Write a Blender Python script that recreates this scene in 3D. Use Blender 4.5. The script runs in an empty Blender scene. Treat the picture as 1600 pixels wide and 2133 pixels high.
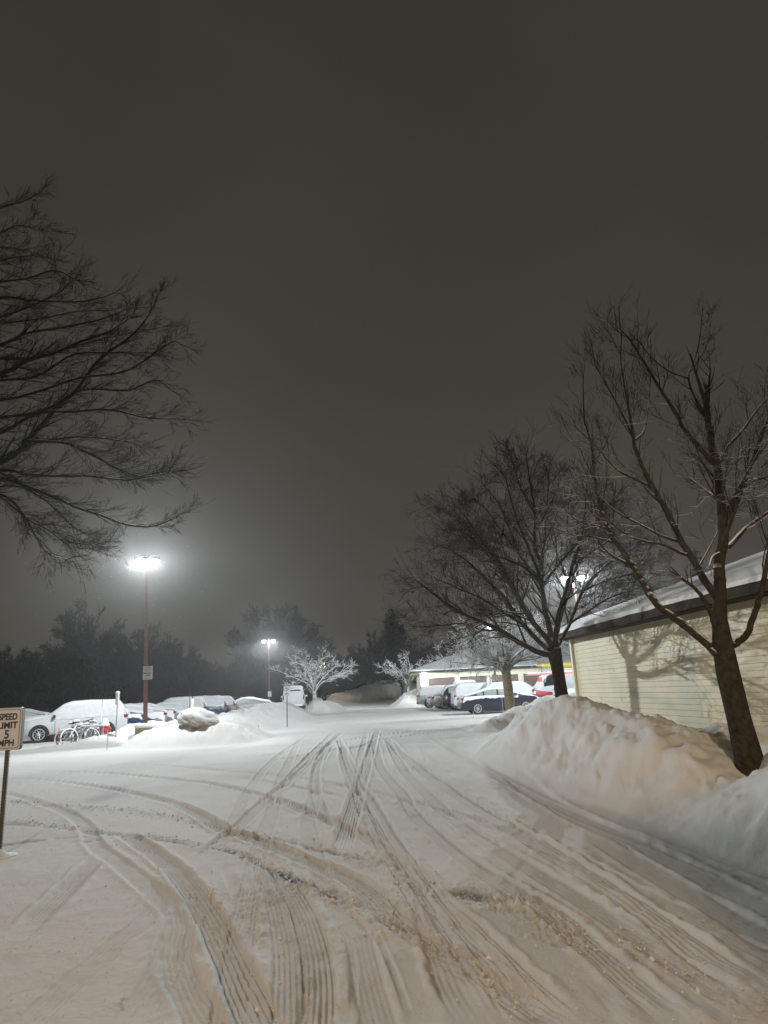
import bpy, math, random
import numpy as np
from mathutils import Matrix, Vector
random.seed(7)
rng = np.random.default_rng(11)
scene = bpy.context.scene
col = scene.collection
PI = math.pi

# ------------------------------------------------------------ camera, sky, exposure
EYE = 1.6
F = 1422.0
PITCH = math.atan(372 / F)
ROLL = math.radians(-2.8)
cam_data = bpy.data.cameras.new('camera')
cam = bpy.data.objects.new('camera', cam_data)
col.objects.link(cam)
cam_data.sensor_fit = 'VERTICAL'
cam_data.sensor_height = 36
cam_data.lens = 24
cam_data.clip_start = 0.05
cam_data.clip_end = 1000
RM = Matrix.Rotation(PI / 2 + PITCH, 4, 'X') @ Matrix.Rotation(ROLL, 4, 'Z')
cam.matrix_world = Matrix.Translation((0, 0, EYE)) @ RM
scene.camera = cam
scene.view_settings.view_transform = 'Standard'
scene.view_settings.look = 'None'
scene.view_settings.exposure = 0
scene.view_settings.gamma = 1
scene.cycles.use_denoising = True
scene.cycles.max_bounces = 5
scene.cycles.diffuse_bounces = 3
scene.cycles.volume_bounces = 1
scene.cycles.sample_clamp_indirect = 4

world = bpy.data.worlds.new('World')
scene.world = world
world.use_nodes = True
wn, wl = world.node_tree.nodes, world.node_tree.links
bg = wn['Background']
tc = wn.new('ShaderNodeTexCoord')
sp = wn.new('ShaderNodeSeparateXYZ')
wl.new(tc.outputs['Generated'], sp.inputs[0])
cr = wn.new('ShaderNodeValToRGB')            # overcast night cloud lit from below by town lights
cr.color_ramp.elements[0].position = 0.0
cr.color_ramp.elements[0].color = (.062, .055, .044, 1)
cr.color_ramp.elements[1].position = 1.0
cr.color_ramp.elements[1].color = (.036, .032, .023, 1)
for p_, c_ in ((.2, (.052, .047, .037, 1)), (.5, (.045, .0405, .031, 1)), (.72, (.040, .036, .026, 1))):
    e_ = cr.color_ramp.elements.new(p_)
    e_.color = c_
wl.new(sp.outputs['Z'], cr.inputs[0])
cn = wn.new('ShaderNodeTexNoise')
cn.inputs['Scale'].default_value = 2.2
cn.inputs['Detail'].default_value = 4
wl.new(tc.outputs['Generated'], cn.inputs['Vector'])
cmr = wn.new('ShaderNodeMapRange')
cmr.inputs['From Min'].default_value = .3
cmr.inputs['From Max'].default_value = .7
cmr.inputs['To Min'].default_value = .88
cmr.inputs['To Max'].default_value = 1.10
wl.new(cn.outputs['Fac'], cmr.inputs['Value'])
wl.new(cmr.outputs[0], bg.inputs['Strength'])
wl.new(cr.outputs[0], bg.inputs['Color'])
bg.inputs['Strength'].default_value = 1.0

LAMP_POWER = 2700      # W of the white pole lamps
COOL = (.91, .98, 1.0)
WARM = (1.0, .735, .49)


def ray(px, py):
    return np.array(RM.to_3x3() @ Vector(((px - 800) / F, -(py - 1066.5) / F, -1.0)))


def gz(px, py, z=0.0):           # point of the plane at height z seen at a photo pixel
    d = ray(px, py)
    p = d * ((z - EYE) / d[2])
    p[2] += EYE
    return p


def ay(px, py, Y):               # point at depth Y seen at a photo pixel
    d = ray(px, py)
    p = d * (Y / d[1])
    p[2] += EYE
    return p


# ------------------------------------------------------------ helpers
def mat(name, color, rough=.6, metal=0.0, noise=0.0, nscale=8.0, bump=0.0, bscale=40.0, spec=.5, emit=None, es=0.0):
    m = bpy.data.materials.new(name)
    m.use_nodes = True
    n, l = m.node_tree.nodes, m.node_tree.links
    b = n['Principled BSDF']
    b.inputs['Base Color'].default_value = (*color, 1)
    b.inputs['Roughness'].default_value = rough
    b.inputs['Metallic'].default_value = metal
    b.inputs['Specular IOR Level'].default_value = spec
    if noise:
        t = n.new('ShaderNodeTexCoord')
        x = n.new('ShaderNodeTexNoise')
        x.inputs['Scale'].default_value = nscale
        x.inputs['Detail'].default_value = 6
        l.new(t.outputs['Object'], x.inputs['Vector'])
        r = n.new('ShaderNodeValToRGB')
        r.color_ramp.elements[0].position = .3
        r.color_ramp.elements[1].position = .7
        r.color_ramp.elements[0].color = (*[c * (1 - noise) for c in color], 1)
        r.color_ramp.elements[1].color = (*[min(1, c * (1 + noise)) for c in color], 1)
        l.new(x.outputs['Fac'], r.inputs[0])
        l.new(r.outputs[0], b.inputs['Base Color'])
    if bump:
        t2 = n.new('ShaderNodeTexCoord')
        x2 = n.new('ShaderNodeTexNoise')
        x2.inputs['Scale'].default_value = bscale
        x2.inputs['Detail'].default_value = 5
        l.new(t2.outputs['Object'], x2.inputs['Vector'])
        bp = n.new('ShaderNodeBump')
        bp.inputs['Strength'].default_value = bump
        bp.inputs['Distance'].default_value = .02
        l.new(x2.outputs['Fac'], bp.inputs['Height'])
        l.new(bp.outputs[0], b.inputs['Normal'])
    if emit:
        b.inputs['Emission Color'].default_value = (*emit, 1)
        b.inputs['Emission Strength'].default_value = es
    return m


def bark(name, color, snow_from=.35, snow_to=.6, amount=1.0):
    """bark with snow lying on whatever faces up"""
    m = mat(name, color, .95, noise=.45, nscale=14, bump=.6, bscale=30, spec=.05)
    n, l = m.node_tree.nodes, m.node_tree.links
    b = n['Principled BSDF']
    src = b.inputs['Base Color'].links[0].from_socket
    g = n.new('ShaderNodeNewGeometry')
    s = n.new('ShaderNodeSeparateXYZ')
    l.new(g.outputs['True Normal'], s.inputs[0])
    t = n.new('ShaderNodeTexCoord')
    x = n.new('ShaderNodeTexNoise')
    x.inputs['Scale'].default_value = 3.0
    l.new(t.outputs['Object'], x.inputs['Vector'])
    a = n.new('ShaderNodeMath')
    a.operation = 'MULTIPLY_ADD'
    a.inputs[1].default_value = .6
    l.new(x.outputs['Fac'], a.inputs[0])
    l.new(s.outputs['Z'], a.inputs[2])
    mr = n.new('ShaderNodeMapRange')
    mr.inputs['From Min'].default_value = snow_from + .3
    mr.inputs['From Max'].default_value = snow_to + .3
    mr.inputs['To Max'].default_value = amount
    l.new(a.outputs[0], mr.inputs['Value'])
    mx = n.new('ShaderNodeMix')
    mx.data_type = 'RGBA'
    mx.inputs['B'].default_value = (.78, .8, .82, 1)
    l.new(mr.outputs[0], mx.inputs['Factor'])
    l.new(src, mx.inputs['A'])
    l.new(mx.outputs['Result'], b.inputs['Base Color'])
    return m


class MB:
    """collects polygons, builds ONE mesh object"""

    def __init__(self):
        self.v, self.f, self.n = [], [], 0

    def add(self, verts, faces):
        verts = np.asarray(verts, float).reshape(-1, 3)
        self.v.append(verts)
        self.f.extend([tuple(int(i) + self.n for i in f) for f in faces])
        self.n += len(verts)
        return self

    def box(self, c, s, rz=0.0, taper=1.0, rx=0.0, ry=0.0):
        x, y, z = [a / 2 for a in s]
        p = np.array([(-x, -y, -z), (x, -y, -z), (x, y, -z), (-x, y, -z),
                      (-x * taper, -y * taper, z), (x * taper, -y * taper, z), (x * taper, y * taper, z), (-x * taper, y * taper, z)])
        if rz or rx or ry:
            M = np.array(Matrix.Rotation(rz, 3, 'Z') @ Matrix.Rotation(ry, 3, 'Y') @ Matrix.Rotation(rx, 3, 'X'))
            p = p @ M.T
        return self.add(p + np.array(c), [(0, 3, 2, 1), (4, 5, 6, 7), (0, 1, 5, 4), (1, 2, 6, 5), (2, 3, 7, 6), (3, 0, 4, 7)])

    def tube(self, pts, rad, sides=6, cap=False):
        pts = np.asarray(pts, float)
        N = len(pts)
        rad = np.broadcast_to(np.asarray(rad, float), (N,))
        t = np.gradient(pts, axis=0)
        t /= np.linalg.norm(t, axis=1)[:, None] + 1e-12
        ref = np.array([0, 0, 1.0])
        if abs(t[:, 2]).mean() > .8:
            ref = np.array([1.0, 0, 0])
        n1 = np.cross(t, ref)
        n1 /= np.linalg.norm(n1, axis=1)[:, None] + 1e-9
        n2 = np.cross(n1, t)
        a = np.arange(sides) * 2 * PI / sides + PI / 2
        ring = pts[:, None] + rad[:, None, None] * (np.cos(a)[None, :, None] * n1[:, None] + np.sin(a)[None, :, None] * n2[:, None])
        f = []
        for i in range(N - 1):
            for k in range(sides):
                k2 = (k + 1) % sides
                f.append((i * sides + k, i * sides + k2, (i + 1) * sides + k2, (i + 1) * sides + k))
        if cap:
            f.append(tuple(range(sides - 1, -1, -1)))
            f.append(tuple((N - 1) * sides + k for k in range(sides)))
        return self.add(ring.reshape(-1, 3), f)

    def lathe(self, prof, c=(0, 0, 0), axis='z', sides=24):
        """prof: (radius, height) pairs"""
        N = len(prof)
        a = np.arange(sides) * 2 * PI / sides
        v = []
        for r, h in prof:
            ring = np.stack([r * np.cos(a), r * np.sin(a), np.full(sides, h)], 1)
            v.append(ring)
        v = np.concatenate(v)
        if axis == 'y':
            v = v[:, [0, 2, 1]]
        elif axis == 'x':
            v = v[:, [2, 0, 1]]
        f = []
        for i in range(N - 1):
            for k in range(sides):
                k2 = (k + 1) % sides
                f.append((i * sides + k, i * sides + k2, (i + 1) * sides + k2, (i + 1) * sides + k))
        f.append(tuple(range(sides - 1, -1, -1)))
        f.append(tuple((N - 1) * sides + k for k in range(sides)))
        return self.add(v + np.array(c), f)

    def grid(self, P, wrap=False):
        """P: array (n, m, 3)"""
        n, m = P.shape[:2]
        f = []
        for i in range(n - 1):
            for j in range(m if wrap else m - 1):
                j2 = (j + 1) % m
                f.append((i * m + j, i * m + j2, (i + 1) * m + j2, (i + 1) * m + j))
        return self.add(P.reshape(-1, 3), f)

    def build(self, name, material, parent=None, smooth=False):
        me = bpy.data.meshes.new(name)
        v = np.concatenate(self.v) if self.v else np.zeros((0, 3))
        me.from_pydata(v.tolist(), [], self.f)
        me.materials.append(material)
        if smooth:
            me.polygons.foreach_set('use_smooth', [True] * len(me.polygons))
        me.update()
        o = bpy.data.objects.new(name, me)
        col.objects.link(o)
        if parent:
            o.parent = parent
        return o


def build2(name, pairs, parent=None):
    """several polygon sets of different materials as ONE mesh"""
    al = MB()
    mi = []
    for mb, _ in pairs:
        if mb.n:
            al.add(np.concatenate(mb.v), mb.f)
            mi += [len(mi) and pairs.index((mb, _))] * len(mb.f)
    o = al.build(name, pairs[0][1], parent)
    for _, mt in pairs[1:]:
        o.data.materials.append(mt)
    o.data.polygons.foreach_set('material_index', mi)
    return o


def quadmesh(name, verts, quads, material, smooth=True, attrs=None):
    me = bpy.data.meshes.new(name)
    n, k = len(verts), len(quads)
    me.vertices.add(n)
    me.vertices.foreach_set('co', np.ascontiguousarray(verts, np.float32).ravel())
    me.loops.add(k * 4)
    me.loops.foreach_set('vertex_index', np.ascontiguousarray(quads, np.int32).ravel())
    me.polygons.add(k)
    me.polygons.foreach_set('loop_start', np.arange(0, 4 * k, 4, dtype=np.int32))
    me.polygons.foreach_set('use_smooth', np.full(k, smooth))
    for a, d in (attrs or {}).items():
        at = me.attributes.new(a, 'FLOAT', 'POINT')
        at.data.foreach_set('value', np.ascontiguousarray(d, np.float32))
    me.update(calc_edges=True)
    me.validate()
    me.materials.append(material)
    o = bpy.data.objects.new(name, me)
    col.objects.link(o)
    return o


def tag(o, label=None, cat=None, group=None, kind=None):
    for k, v in (('label', label), ('category', cat), ('group', group), ('kind', kind)):
        if v:
            o[k] = v
    return o


def empty(name, loc, rz=0.0, label=None, cat=None, group=None):
    o = bpy.data.objects.new(name, None)
    o.empty_display_size = .2
    o.location = tuple(float(a) for a in loc)
    o.rotation_euler = (0, 0, rz)
    col.objects.link(o)
    return tag(o, label, cat, group)


def copy_tree(o, parent=None):
    c = o.copy()
    col.objects.link(c)
    if parent:
        c.parent = parent
    for ch in [x for x in o.children]:
        copy_tree(ch, c)
    return c


def smooth_line(P, n=10):
    """Catmull-Rom through points"""
    P = np.asarray(P, float)
    if len(P) < 3:
        t = np.linspace(0, 1, n + 1)[:, None]
        return P[0] * (1 - t) + P[-1] * t
    Q = np.vstack([2 * P[0] - P[1], P, 2 * P[-1] - P[-2]])
    out = []
    for i in range(1, len(Q) - 2):
        t = np.linspace(0, 1, n, endpoint=False)[:, None]
        a, b, c, d = Q[i - 1], Q[i], Q[i + 1], Q[i + 2]
        out.append(.5 * (2 * b + (c - a) * t + (2 * a - 5 * b + 4 * c - d) * t ** 2 + (3 * b - a - 3 * c + d) * t ** 3))
    return np.vstack(out + [P[-1:]])


def hash2(ix, iy, seed):
    h = (ix.astype(np.int64) * 374761393 + iy.astype(np.int64) * 668265263 + seed * 982451653) & 0xffffffff
    h = ((h ^ (h >> 13)) * 1274126177) & 0xffffffff
    return ((h ^ (h >> 16)) & 0xffff) / 65535.0


def vnoise(x, y, seed=0):
    ix, iy = np.floor(x), np.floor(y)
    fx, fy = x - ix, y - iy
    fx, fy = fx * fx * (3 - 2 * fx), fy * fy * (3 - 2 * fy)
    a, b = hash2(ix, iy, seed), hash2(ix + 1, iy, seed)
    c, d = hash2(ix, iy + 1, seed), hash2(ix + 1, iy + 1, seed)
    return (a * (1 - fx) + b * fx) * (1 - fy) + (c * (1 - fx) + d * fx) * fy - .5


def fbm(x, y, seed=0, oct=4):
    s, a = 0, 1.0
    for k in range(oct):
        s = s + a * vnoise(x * 2 ** k + 13.7 * k, y * 2 ** k + 7.1 * k, seed + k)
        a *= .5
    return s


def sstep(a, b, x):
    t = np.clip((x - a) / (b - a), 0, 1)
    return t * t * (3 - 2 * t)


# ------------------------------------------------------------ materials
M_white = mat('white_paint', (.78, .79, .8), .35)
M_black = mat('black_plastic', (.015, .015, .016), .5)
M_rubber = mat('tyre_rubber', (.02, .02, .021), .85)
M_alloy = mat('alloy_rim', (.6, .6, .62), .3, .6)
M_glass = mat('dark_glass', (.02, .025, .03), .12)
M_frost = mat('frosted_glass', (.20, .245, .24), .5, noise=.35, nscale=60)
M_whitefrost = mat('snowed_glass', (.66, .69, .72), .7, noise=.12, nscale=25)
M_red = mat('red_lens', (.24, .010, .012), .25)
M_clear = mat('clear_lens', (.6, .62, .64), .2)
M_amber = mat('amber_lens', (.8, .3, .03), .3)
M_snow = mat('snow_cover', (.80, .82, .85), .8, noise=.04, nscale=6, bump=.5, bscale=18, spec=.2)
M_carsnow = mat('wind_packed_snow', (.58, .60, .63), .8, noise=.08, nscale=5, bump=.4, bscale=14, spec=.2)
M_plate = mat('licence_plate', (.6, .62, .66), .4)
M_maroon = mat('maroon_pole_paint', (.16, .068, .074), .5, noise=.15, nscale=5)
M_bronze = mat('dark_bronze', (.03, .026, .024), .5)
M_lens = mat('lamp_glass', (.9, .9, .9), .3, emit=COOL, es=36)
M_warmlens = mat('sodium_lamp_glass', (.9, .8, .5), .3, emit=(1, .84, .50), es=40)
M_conc = mat('concrete', (.30, .28, .22), .9, noise=.25, nscale=9, bump=.4)
M_signw = mat('white_sign_face', (.46, .465, .49), .4)
M_signk = mat('black_sign_ink', (.012, .012, .014), .5)
M_post = mat('dark_sign_post', (.035, .033, .022), .6, noise=.4, nscale=9)
M_dots = mat('snow_filled_holes', (.7, .68, .62), .8)
M_bluepost = mat('dark_blue_post', (.02, .025, .07), .5)
M_siding = mat('cream_siding', (.56, .51, .32), .55, noise=.09, nscale=2.2, bump=.15, bscale=9)
M_trim = mat('cream_trim', (.68, .66, .52), .5)
M_fascia = mat('brown_fascia', (.060, .048, .038), .9, noise=.2, nscale=4, spec=.1)
M_door = mat('brown_garage_door', (.15, .095, .085), .5)
M_hydrant = mat('red_hydrant_paint', (.55, .03, .035), .4)
M_bike = mat('dark_bike_paint', (.05, .04, .10), .4)
M_bike2 = mat('grey_bike_paint', (.12, .12, .13), .4)
M_steel = mat('galvanised_steel', (.42, .44, .45), .45, .5)
M_orange = mat('orange_marker', (.75, .16, .07), .5)
M_yellow = mat('yellow_plastic', (.46, .36, .06), .45, noise=.08, nscale=3)
M_redfib = mat('red_fibreglass', (.55, .10, .07), .5)
M_ladder = mat('salmon_fibreglass_rail', (.52, .22, .17), .55)
M_needle = mat('spruce_needles', (.014, .021, .022), .95, noise=.5, nscale=1.2)
M_leaf = mat('dry_leaves', (.30, .25, .12), .8)

B_near = bark('bark_near', (.038, .033, .023), .36, .6, .85)
B_left = bark('bark_left', (.018, .014, .012), .55, .85, .45)
B_mid = bark('bark_mid', (.036, .029, .023), .5, .75, .7)
B_pale = bark('bark_pale', (.26, .22, .14), .30, .55, 1.0)
B_snowy = bark('bark_snowy', (.13, .11, .09), -.15, .2, 1.0)
B_wood = bark('bark_wood', (.012, .012, .012), .8, 1.1, .0)


def snow_ground_material():
    m = bpy.data.materials.new('trodden_snow')
    m.use_nodes = True
    n, l = m.node_tree.nodes, m.node_tree.links
    b = n['Principled BSDF']
    b.inputs['Roughness'].default_value = .75
    b.inputs['Specular IOR Level'].default_value = .25

    def attr(name):
        a = n.new('ShaderNodeAttribute')
        a.attribute_name = name
        return a.outputs['Fac']

    def mix(a, c, f):
        x = n.new('ShaderNodeMix')
        x.data_type = 'RGBA'
        if isinstance(a, tuple):
            x.inputs['A'].default_value = (*a, 1)
        else:
            l.new(a, x.inputs['A'])
        x.inputs['B'].default_value = (*c, 1)
        l.new(f, x.inputs['Factor'])
        return x.outputs['Result']
    t = n.new('ShaderNodeTexCoord')

    def noise(scale, detail=5):
        x = n.new('ShaderNodeTexNoise')
        x.inputs['Scale'].default_value = scale
        x.inputs['Detail'].default_value = detail
        l.new(t.outputs['Object'], x.inputs['Vector'])
        return x.outputs['Fac']
    c = mix((.80, .805, .81), (.70, .69, .67), noise(.5))
    c = mix(c, (.54, .525, .50), attr("pack"))
    c = mix(c, (.52, .495, .465), attr("slush_shade"))  # slush and dirt colour, also dims the unlit far bank
    c = mix(c, (.095, .10, .098), attr('wet_shade'))  # meltwater and tarmac colour, also painted shade under cars and far off
    l.new(c, b.inputs['Base Color'])
    rr = n.new('ShaderNodeMapRange')
    rr.inputs['To Min'].default_value = .84
    rr.inputs['To Max'].default_value = .6
    l.new(attr('wet_shade'), rr.inputs['Value'])
    l.new(rr.outputs[0], b.inputs['Roughness'])
    ad = n.new('ShaderNodeMath')
    ad.operation = 'MULTIPLY_ADD'
    ad.inputs[1].default_value = .35
    l.new(noise(220, 3), ad.inputs[0])
    l.new(noise(45, 4), ad.inputs[2])
    bp = n.new('ShaderNodeBump')
    bp.inputs['Strength'].default_value = .35
    bp.inputs['Distance'].default_value = .012
    l.new(ad.outputs[0], bp.inputs['Height'])
    l.new(bp.outputs[0], b.inputs['Normal'])
    return m


# ------------------------------------------------------------ terrain
def polydist(X, Y, P, extra=None, pad=4.0):
    """distance to polyline; returns d, along, signed lateral, interpolated extras"""
    shape = X.shape
    d = np.full(shape, 1e9)
    al = np.zeros(shape)
    sg = np.zeros(shape)
    ex = [np.zeros(shape) for _ in range(extra.shape[1])] if extra is not None else []
    P = np.asarray(P, float)
    L = 0.0
    for i in range(len(P) - 1):
        a, b = P[i, :2], P[i + 1, :2]
        ab = b - a
        ln = np.hypot(*ab) + 1e-9
        lo, hi = np.minimum(a, b) - pad, np.maximum(a, b) + pad
        k = np.nonzero((X > lo[0]) & (X < hi[0]) & (Y > lo[1]) & (Y < hi[1]))
        if len(k[0]):
            x, y = X[k] - a[0], Y[k] - a[1]
            t = np.clip((x * ab[0] + y * ab[1]) / ln ** 2, 0, 1)
            dx, dy = x - t * ab[0], y - t * ab[1]
            dd = np.hypot(dx, dy)
            better = dd < d[k]
            kk = tuple(q[better] for q in k)
            d[kk] = dd[better]
            al[kk] = (L + t * ln)[better]
            sg[kk] = (np.sign(ab[0] * y - ab[1] * x) * dd)[better]
            for j, e in enumerate(ex):
                e[kk] = (extra[i, j] * (1 - t) + extra[i + 1, j] * t)[better]
        L += ln
    return d, al, sg, ex


RIDGES = [  # spines of the ploughed banks: x, y, height, half width
    [(-19, 26.8, .02, 1.6), (-14.2, 27.2, .06, 1.2), (-12.0, 28.3, .33, 1.3), (-10.8, 29.7, .70, 1.6), (-8.6, 28.3, .80, 2.5), (-7.3, 27.9, .78, 2.4), (-6.6, 29.2, .65, 2.0)],
    [(-10.4, 31, .60, 2.0), (-8.6, 33, .78, 2.8), (-8.6, 38, .85, 3.0), (-8.9, 46, 1.02, 3.2), (-9.3, 55, 1.05, 3.4), (-9.6, 63, 1.0, 3.4), (-10, 70, .8, 3.0)],
    [(-6.3, 59.5, 1.05, 2.2), (-5.6, 62, .9, 2.0), (-5.9, 66, .5, 1.6)],
    [(2.75, 18.6, .35, 1.0), (3.15, 16.6, .95, 1.45), (3.55, 14.6, 1.2, 1.75), (3.8, 13.0, 1.16, 1.85), (3.9, 11.6, 1.05, 1.85), (4.0, 10.3, .95, 1.7), (4.05, 9.3, .72, 1.5)],
    [(4.1, 9.2, .60, 1.45), (4.0, 8.3, .44, 1.3), (4.15, 7.2, .95, 1.35), (4.35, 6.2, 1.0, 1.35), (4.6, 4.0, .9, 1.4)],
    [(3.5, 26.6, .25, .9), (4.5, 28.2, .5, 1.5), (6.2, 30.2, .85, 2.2), (8.2, 31.0, 1.05, 2.6), (11, 30.5, 1.0, 3.0), (16, 30, .8, 3.0)],
    [(9, 42, .5, 2.5), (13, 42, .55, 3), (18, 41, .5, 3)],
    [(-9.0, 88, 1.2, 3.0), (-5, 99, 1.7, 4.5), (-1.5, 104, 2.6, 5), (2.5, 102, 2.2, 4.5)],
    [(2.0, 70, 1.2, 2.2), (2.4, 77, 1.6, 3.0), (3.0, 84, 1.4, 3.0)],
]


def terrain(X, Y):
    """base height and bank-ness (0..1) of the snow surface"""
    z = np.zeros(X.shape)
    plate = .80 * sstep(3.7, 4.6, X) * (1 - sstep(17.5, 20, Y))
    z = np.maximum(z, plate)
    for r in RIDGES:
        P = smooth_line(r, 6)
        d, al, sg, ex = polydist(X, Y, P, P[:, 2:4], 6.0)
        w = np.maximum(ex[1], .1)
        t = np.clip(1 - d / w, 0, 1)
        h = ex[0] * (t * t * (3 - 2 * t)) ** .85
        s = .06
        hh = np.clip(.5 + .5 * (h - z) / s, 0, 1)
        z = np.where(d < 1e8, z * (1 - hh) + h * hh + s * hh * (1 - hh) * sstep(0, .15, np.minimum(z, h)), z)
    z = z + .55 * sstep(82, 112, Y) * (1 - sstep(10, 20, abs(X)))
    bank = np.clip(z / .5, 0, 1)
    return z, bank


def tz(x, y):
    z, _ = terrain(np.array([float(x)]), np.array([float(y)]))
    return float(z[0])


# tracks: photo pixels, width (m), depth (m), tread (0..1)
TRACKS = [
    ([(254, 1732), (330, 1784), (378, 1825), (423, 1887), (471, 1980), (509, 2066), (540, 2140), (560, 2220)], .23, .020, 1.0),
    ([(540, 1790), (551, 1816), (574, 1869), (589, 1925), (600, 2000), (602, 2133), (600, 2220)], .20, .016, .8),
    ([(560, 1790), (589, 1831), (626, 1887), (652, 1962), (664, 2037), (662, 2133), (655, 2220)], .20, .016, 1.0),
    ([(0, 1619), (137, 1629), (240, 1643), (344, 1667), (412, 1694), (457, 1722), (537, 1752), (612, 1782), (669, 1804), (725, 1829), (775, 1865), (825, 1921), (900, 1972), (975, 2017), (1050, 2062), (1120, 2112), (1190, 2170)], .24, .022, 1.0),
    ([(34, 1601), (206, 1608), (344, 1619), (447, 1632), (525, 1650), (575, 1666), (650, 1694), (687, 1709), (744, 1735), (792, 1761), (837, 1795), (875, 1829), (919, 1887), (975, 1936), (1050, 2013), (1130, 2092), (1190, 2150)], .24, .02, .9),
    ([(344, 1607), (500, 1617), (594, 1634), (680, 1651), (740, 1672)], .2, .012, .3),
    ([(790, 1512), (785, 1525), (762, 1600), (744, 1656), (725, 1720), (712, 1780)], .24, .018, .9),
    ([(700, 1525), (710, 1547), (740, 1619), (770, 1664), (800, 1720), (826, 1761), (885, 1850), (960, 1950), (1050, 2070), (1110, 2150)], .23, .018, .8),
    ([(700, 1520), (680, 1540), (642, 1577), (594, 1630), (571, 1656)], .2, .016, .3),
    ([(720, 1520), (690, 1543), (665, 1581), (658, 1637), (672, 1690), (690, 1735)], .2, .014, .2),
    ([(800, 1530), (815, 1545), (837, 1570), (886, 1607), (950, 1652), (1025, 1701), (1100, 1746), (1169, 1789), (1262, 1845), (1375, 1925), (1469, 1995), (1600, 2080)], .26, .02, .5),
    ([(780, 1540), (785, 1562), (792, 1596), (837, 1652), (863, 1694), (960, 1780), (1060, 1850), (1150, 1905), (1230, 1975), (1340, 2070), (1420, 2140)], .22, .016, .5),
    ([(805, 1530), (811, 1547), (837, 1596), (912, 1675), (987, 1735), (1100, 1805), (1250, 1900), (1400, 2000), (1560, 2110)], .22, .014, .3),
    ([(500, 1577), (575, 1570), (650, 1559), (710, 1542), (800, 1530), (930, 1514), (1000, 1508)], .22, .016, .2),
    ([(350, 1598), (500, 1588), (585, 1580), (660, 1569), (720, 1556), (830, 1545)], .22, .014, .2),
    ([(0, 1600), (150, 1607), (350, 1597)], .22, .012, .1),
    ([(344, 1811), (316, 1897), (240, 1969), (137, 2059), (62, 2131), (0, 2190)], .2, .007, .8),
    ([(395, 1877), (344, 2014), (290, 2110), (250, 2180)], .24, .008, .7),
    ([(470, 1800), (500, 1870), (520, 1905)], .12, .010, .0),
    ([(690, 1900), (730, 1975), (737, 2060), (735, 2150)], .05, .008, .0),
    ([(760, 1900), (800, 1985), (835, 2070), (860, 2150)], .05, .008, .0),
    ([(870, 1545), (885, 1575), (880, 1600)], .1, .008, .0),
    ([(640, 1725), (655, 1760), (665, 1800)], .06, .008, 0),
    ([(1245, 1745), (1340, 1802), (1455, 1868), (1600, 1950), (1700, 2000)], .3, .022, .1),
    ([(1230, 2020), (1280, 2075), (1340, 2150)], .22, .018, .3),
    ([(1320, 2010), (1400, 2070), (1500, 2150)], .25, .02, .3),
    ([(1060, 1612), (1150, 1672), (1250, 1722), (1350, 1765), (1480, 1830), (1600, 1900)], .35, .018, 0),
    ([(20, 1960), (110, 1880), (220, 1770)], .22, .018, .5),
]
# ploughed windrows raised above the snow: pixels, width, height
WIND = [
    ([(1040, 1700), (1075, 1722), (1187, 1786), (1300, 1861), (1412, 1955), (1480, 2000), (1600, 2080)], .12, .028),
    ([(1125, 1727), (1200, 1765), (1340, 1850), (1450, 1915), (1600, 2000)], .08, .016),
    ([(1000, 1800), (1090, 1860), (1150, 1900), (1205, 1925)], .09, .022),
    ([(870, 1560), (960, 1633), (1080, 1700)], .09, .018),
    ([(760, 1580), (790, 1650), (862, 1694)], .07, .016),
    ([(1247, 2040), (1290, 2090), (1340, 2150)], .07, .02),
    ([(1337, 2025), (1400, 2068), (1480, 2140)], .09, .026),
]
# lumpy slush thrown up along wheel paths: pixels, width, height
SLUSH = [
    ([(24, 1667), (103, 1674), (206, 1682), (344, 1698), (430, 1715), (500, 1732), (600, 1752), (675, 1771), (750, 1786), (825, 1820), (881, 1842), (937, 1861), (1012, 1876), (1075, 1887), (1150, 1925), (1225, 1944), (1300, 1962), (1375, 2000), (1450, 2041), (1600, 2105)], .15, .034),
    ([(24, 1708), (120, 1718), (240, 1736), (310, 1742), (378, 1753), (447, 1767), (506, 1779), (562, 1809), (619, 1835), (675, 1857), (750, 1891), (806, 1921)], .12, .04),
    ([(940, 1845), (985, 1865), (1050, 1880)], .30, .06),
    ([(1180, 1950), (1260, 1985), (1330, 2000)], .16, .05),
    ([(806, 1921), (900, 1960), (975, 2010), (1060, 2075), (1110, 2130)], .10, .03),
    ([(560, 1860), (590, 1930), (640, 1980), (655, 2060)], .26, .018),
    ([(540, 1890), (545, 1930), (560, 1975)], .16, .016),
    ([(430, 1850), (450, 1900), (480, 1985)], .13, .016),
    ([(790, 1860), (840, 1895)], .2, .03),
]
WET = [
    ([(447, 1765), (506, 1781), (562, 1809), (640, 1845), (700, 1868)], .07, .95),
    ([(0, 1760), (60, 1752), (130, 1744), (240, 1738)], .07, .9),
    ([(170, 1752), (240, 1742)], .05, .9),
    ([(960, 1863), (1000, 1870)], .10, .7),
    ([(820, 1925), (900, 1955)], .06, .4),
    ([(240, 1735), (310, 1745), (380, 1757)], .05, .7),
    ([(0, 1715), (100, 1722), (230, 1737)], .10, .35),
    ([(1170, 1972), (1215, 1985)], .07, .6),
    ([(450, 1718), (520, 1738), (600, 1755), (690, 1775), (760, 1790)], .05, .45),
    ([(455, 1728), (475, 1740)], .06, .8),
]

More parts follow.
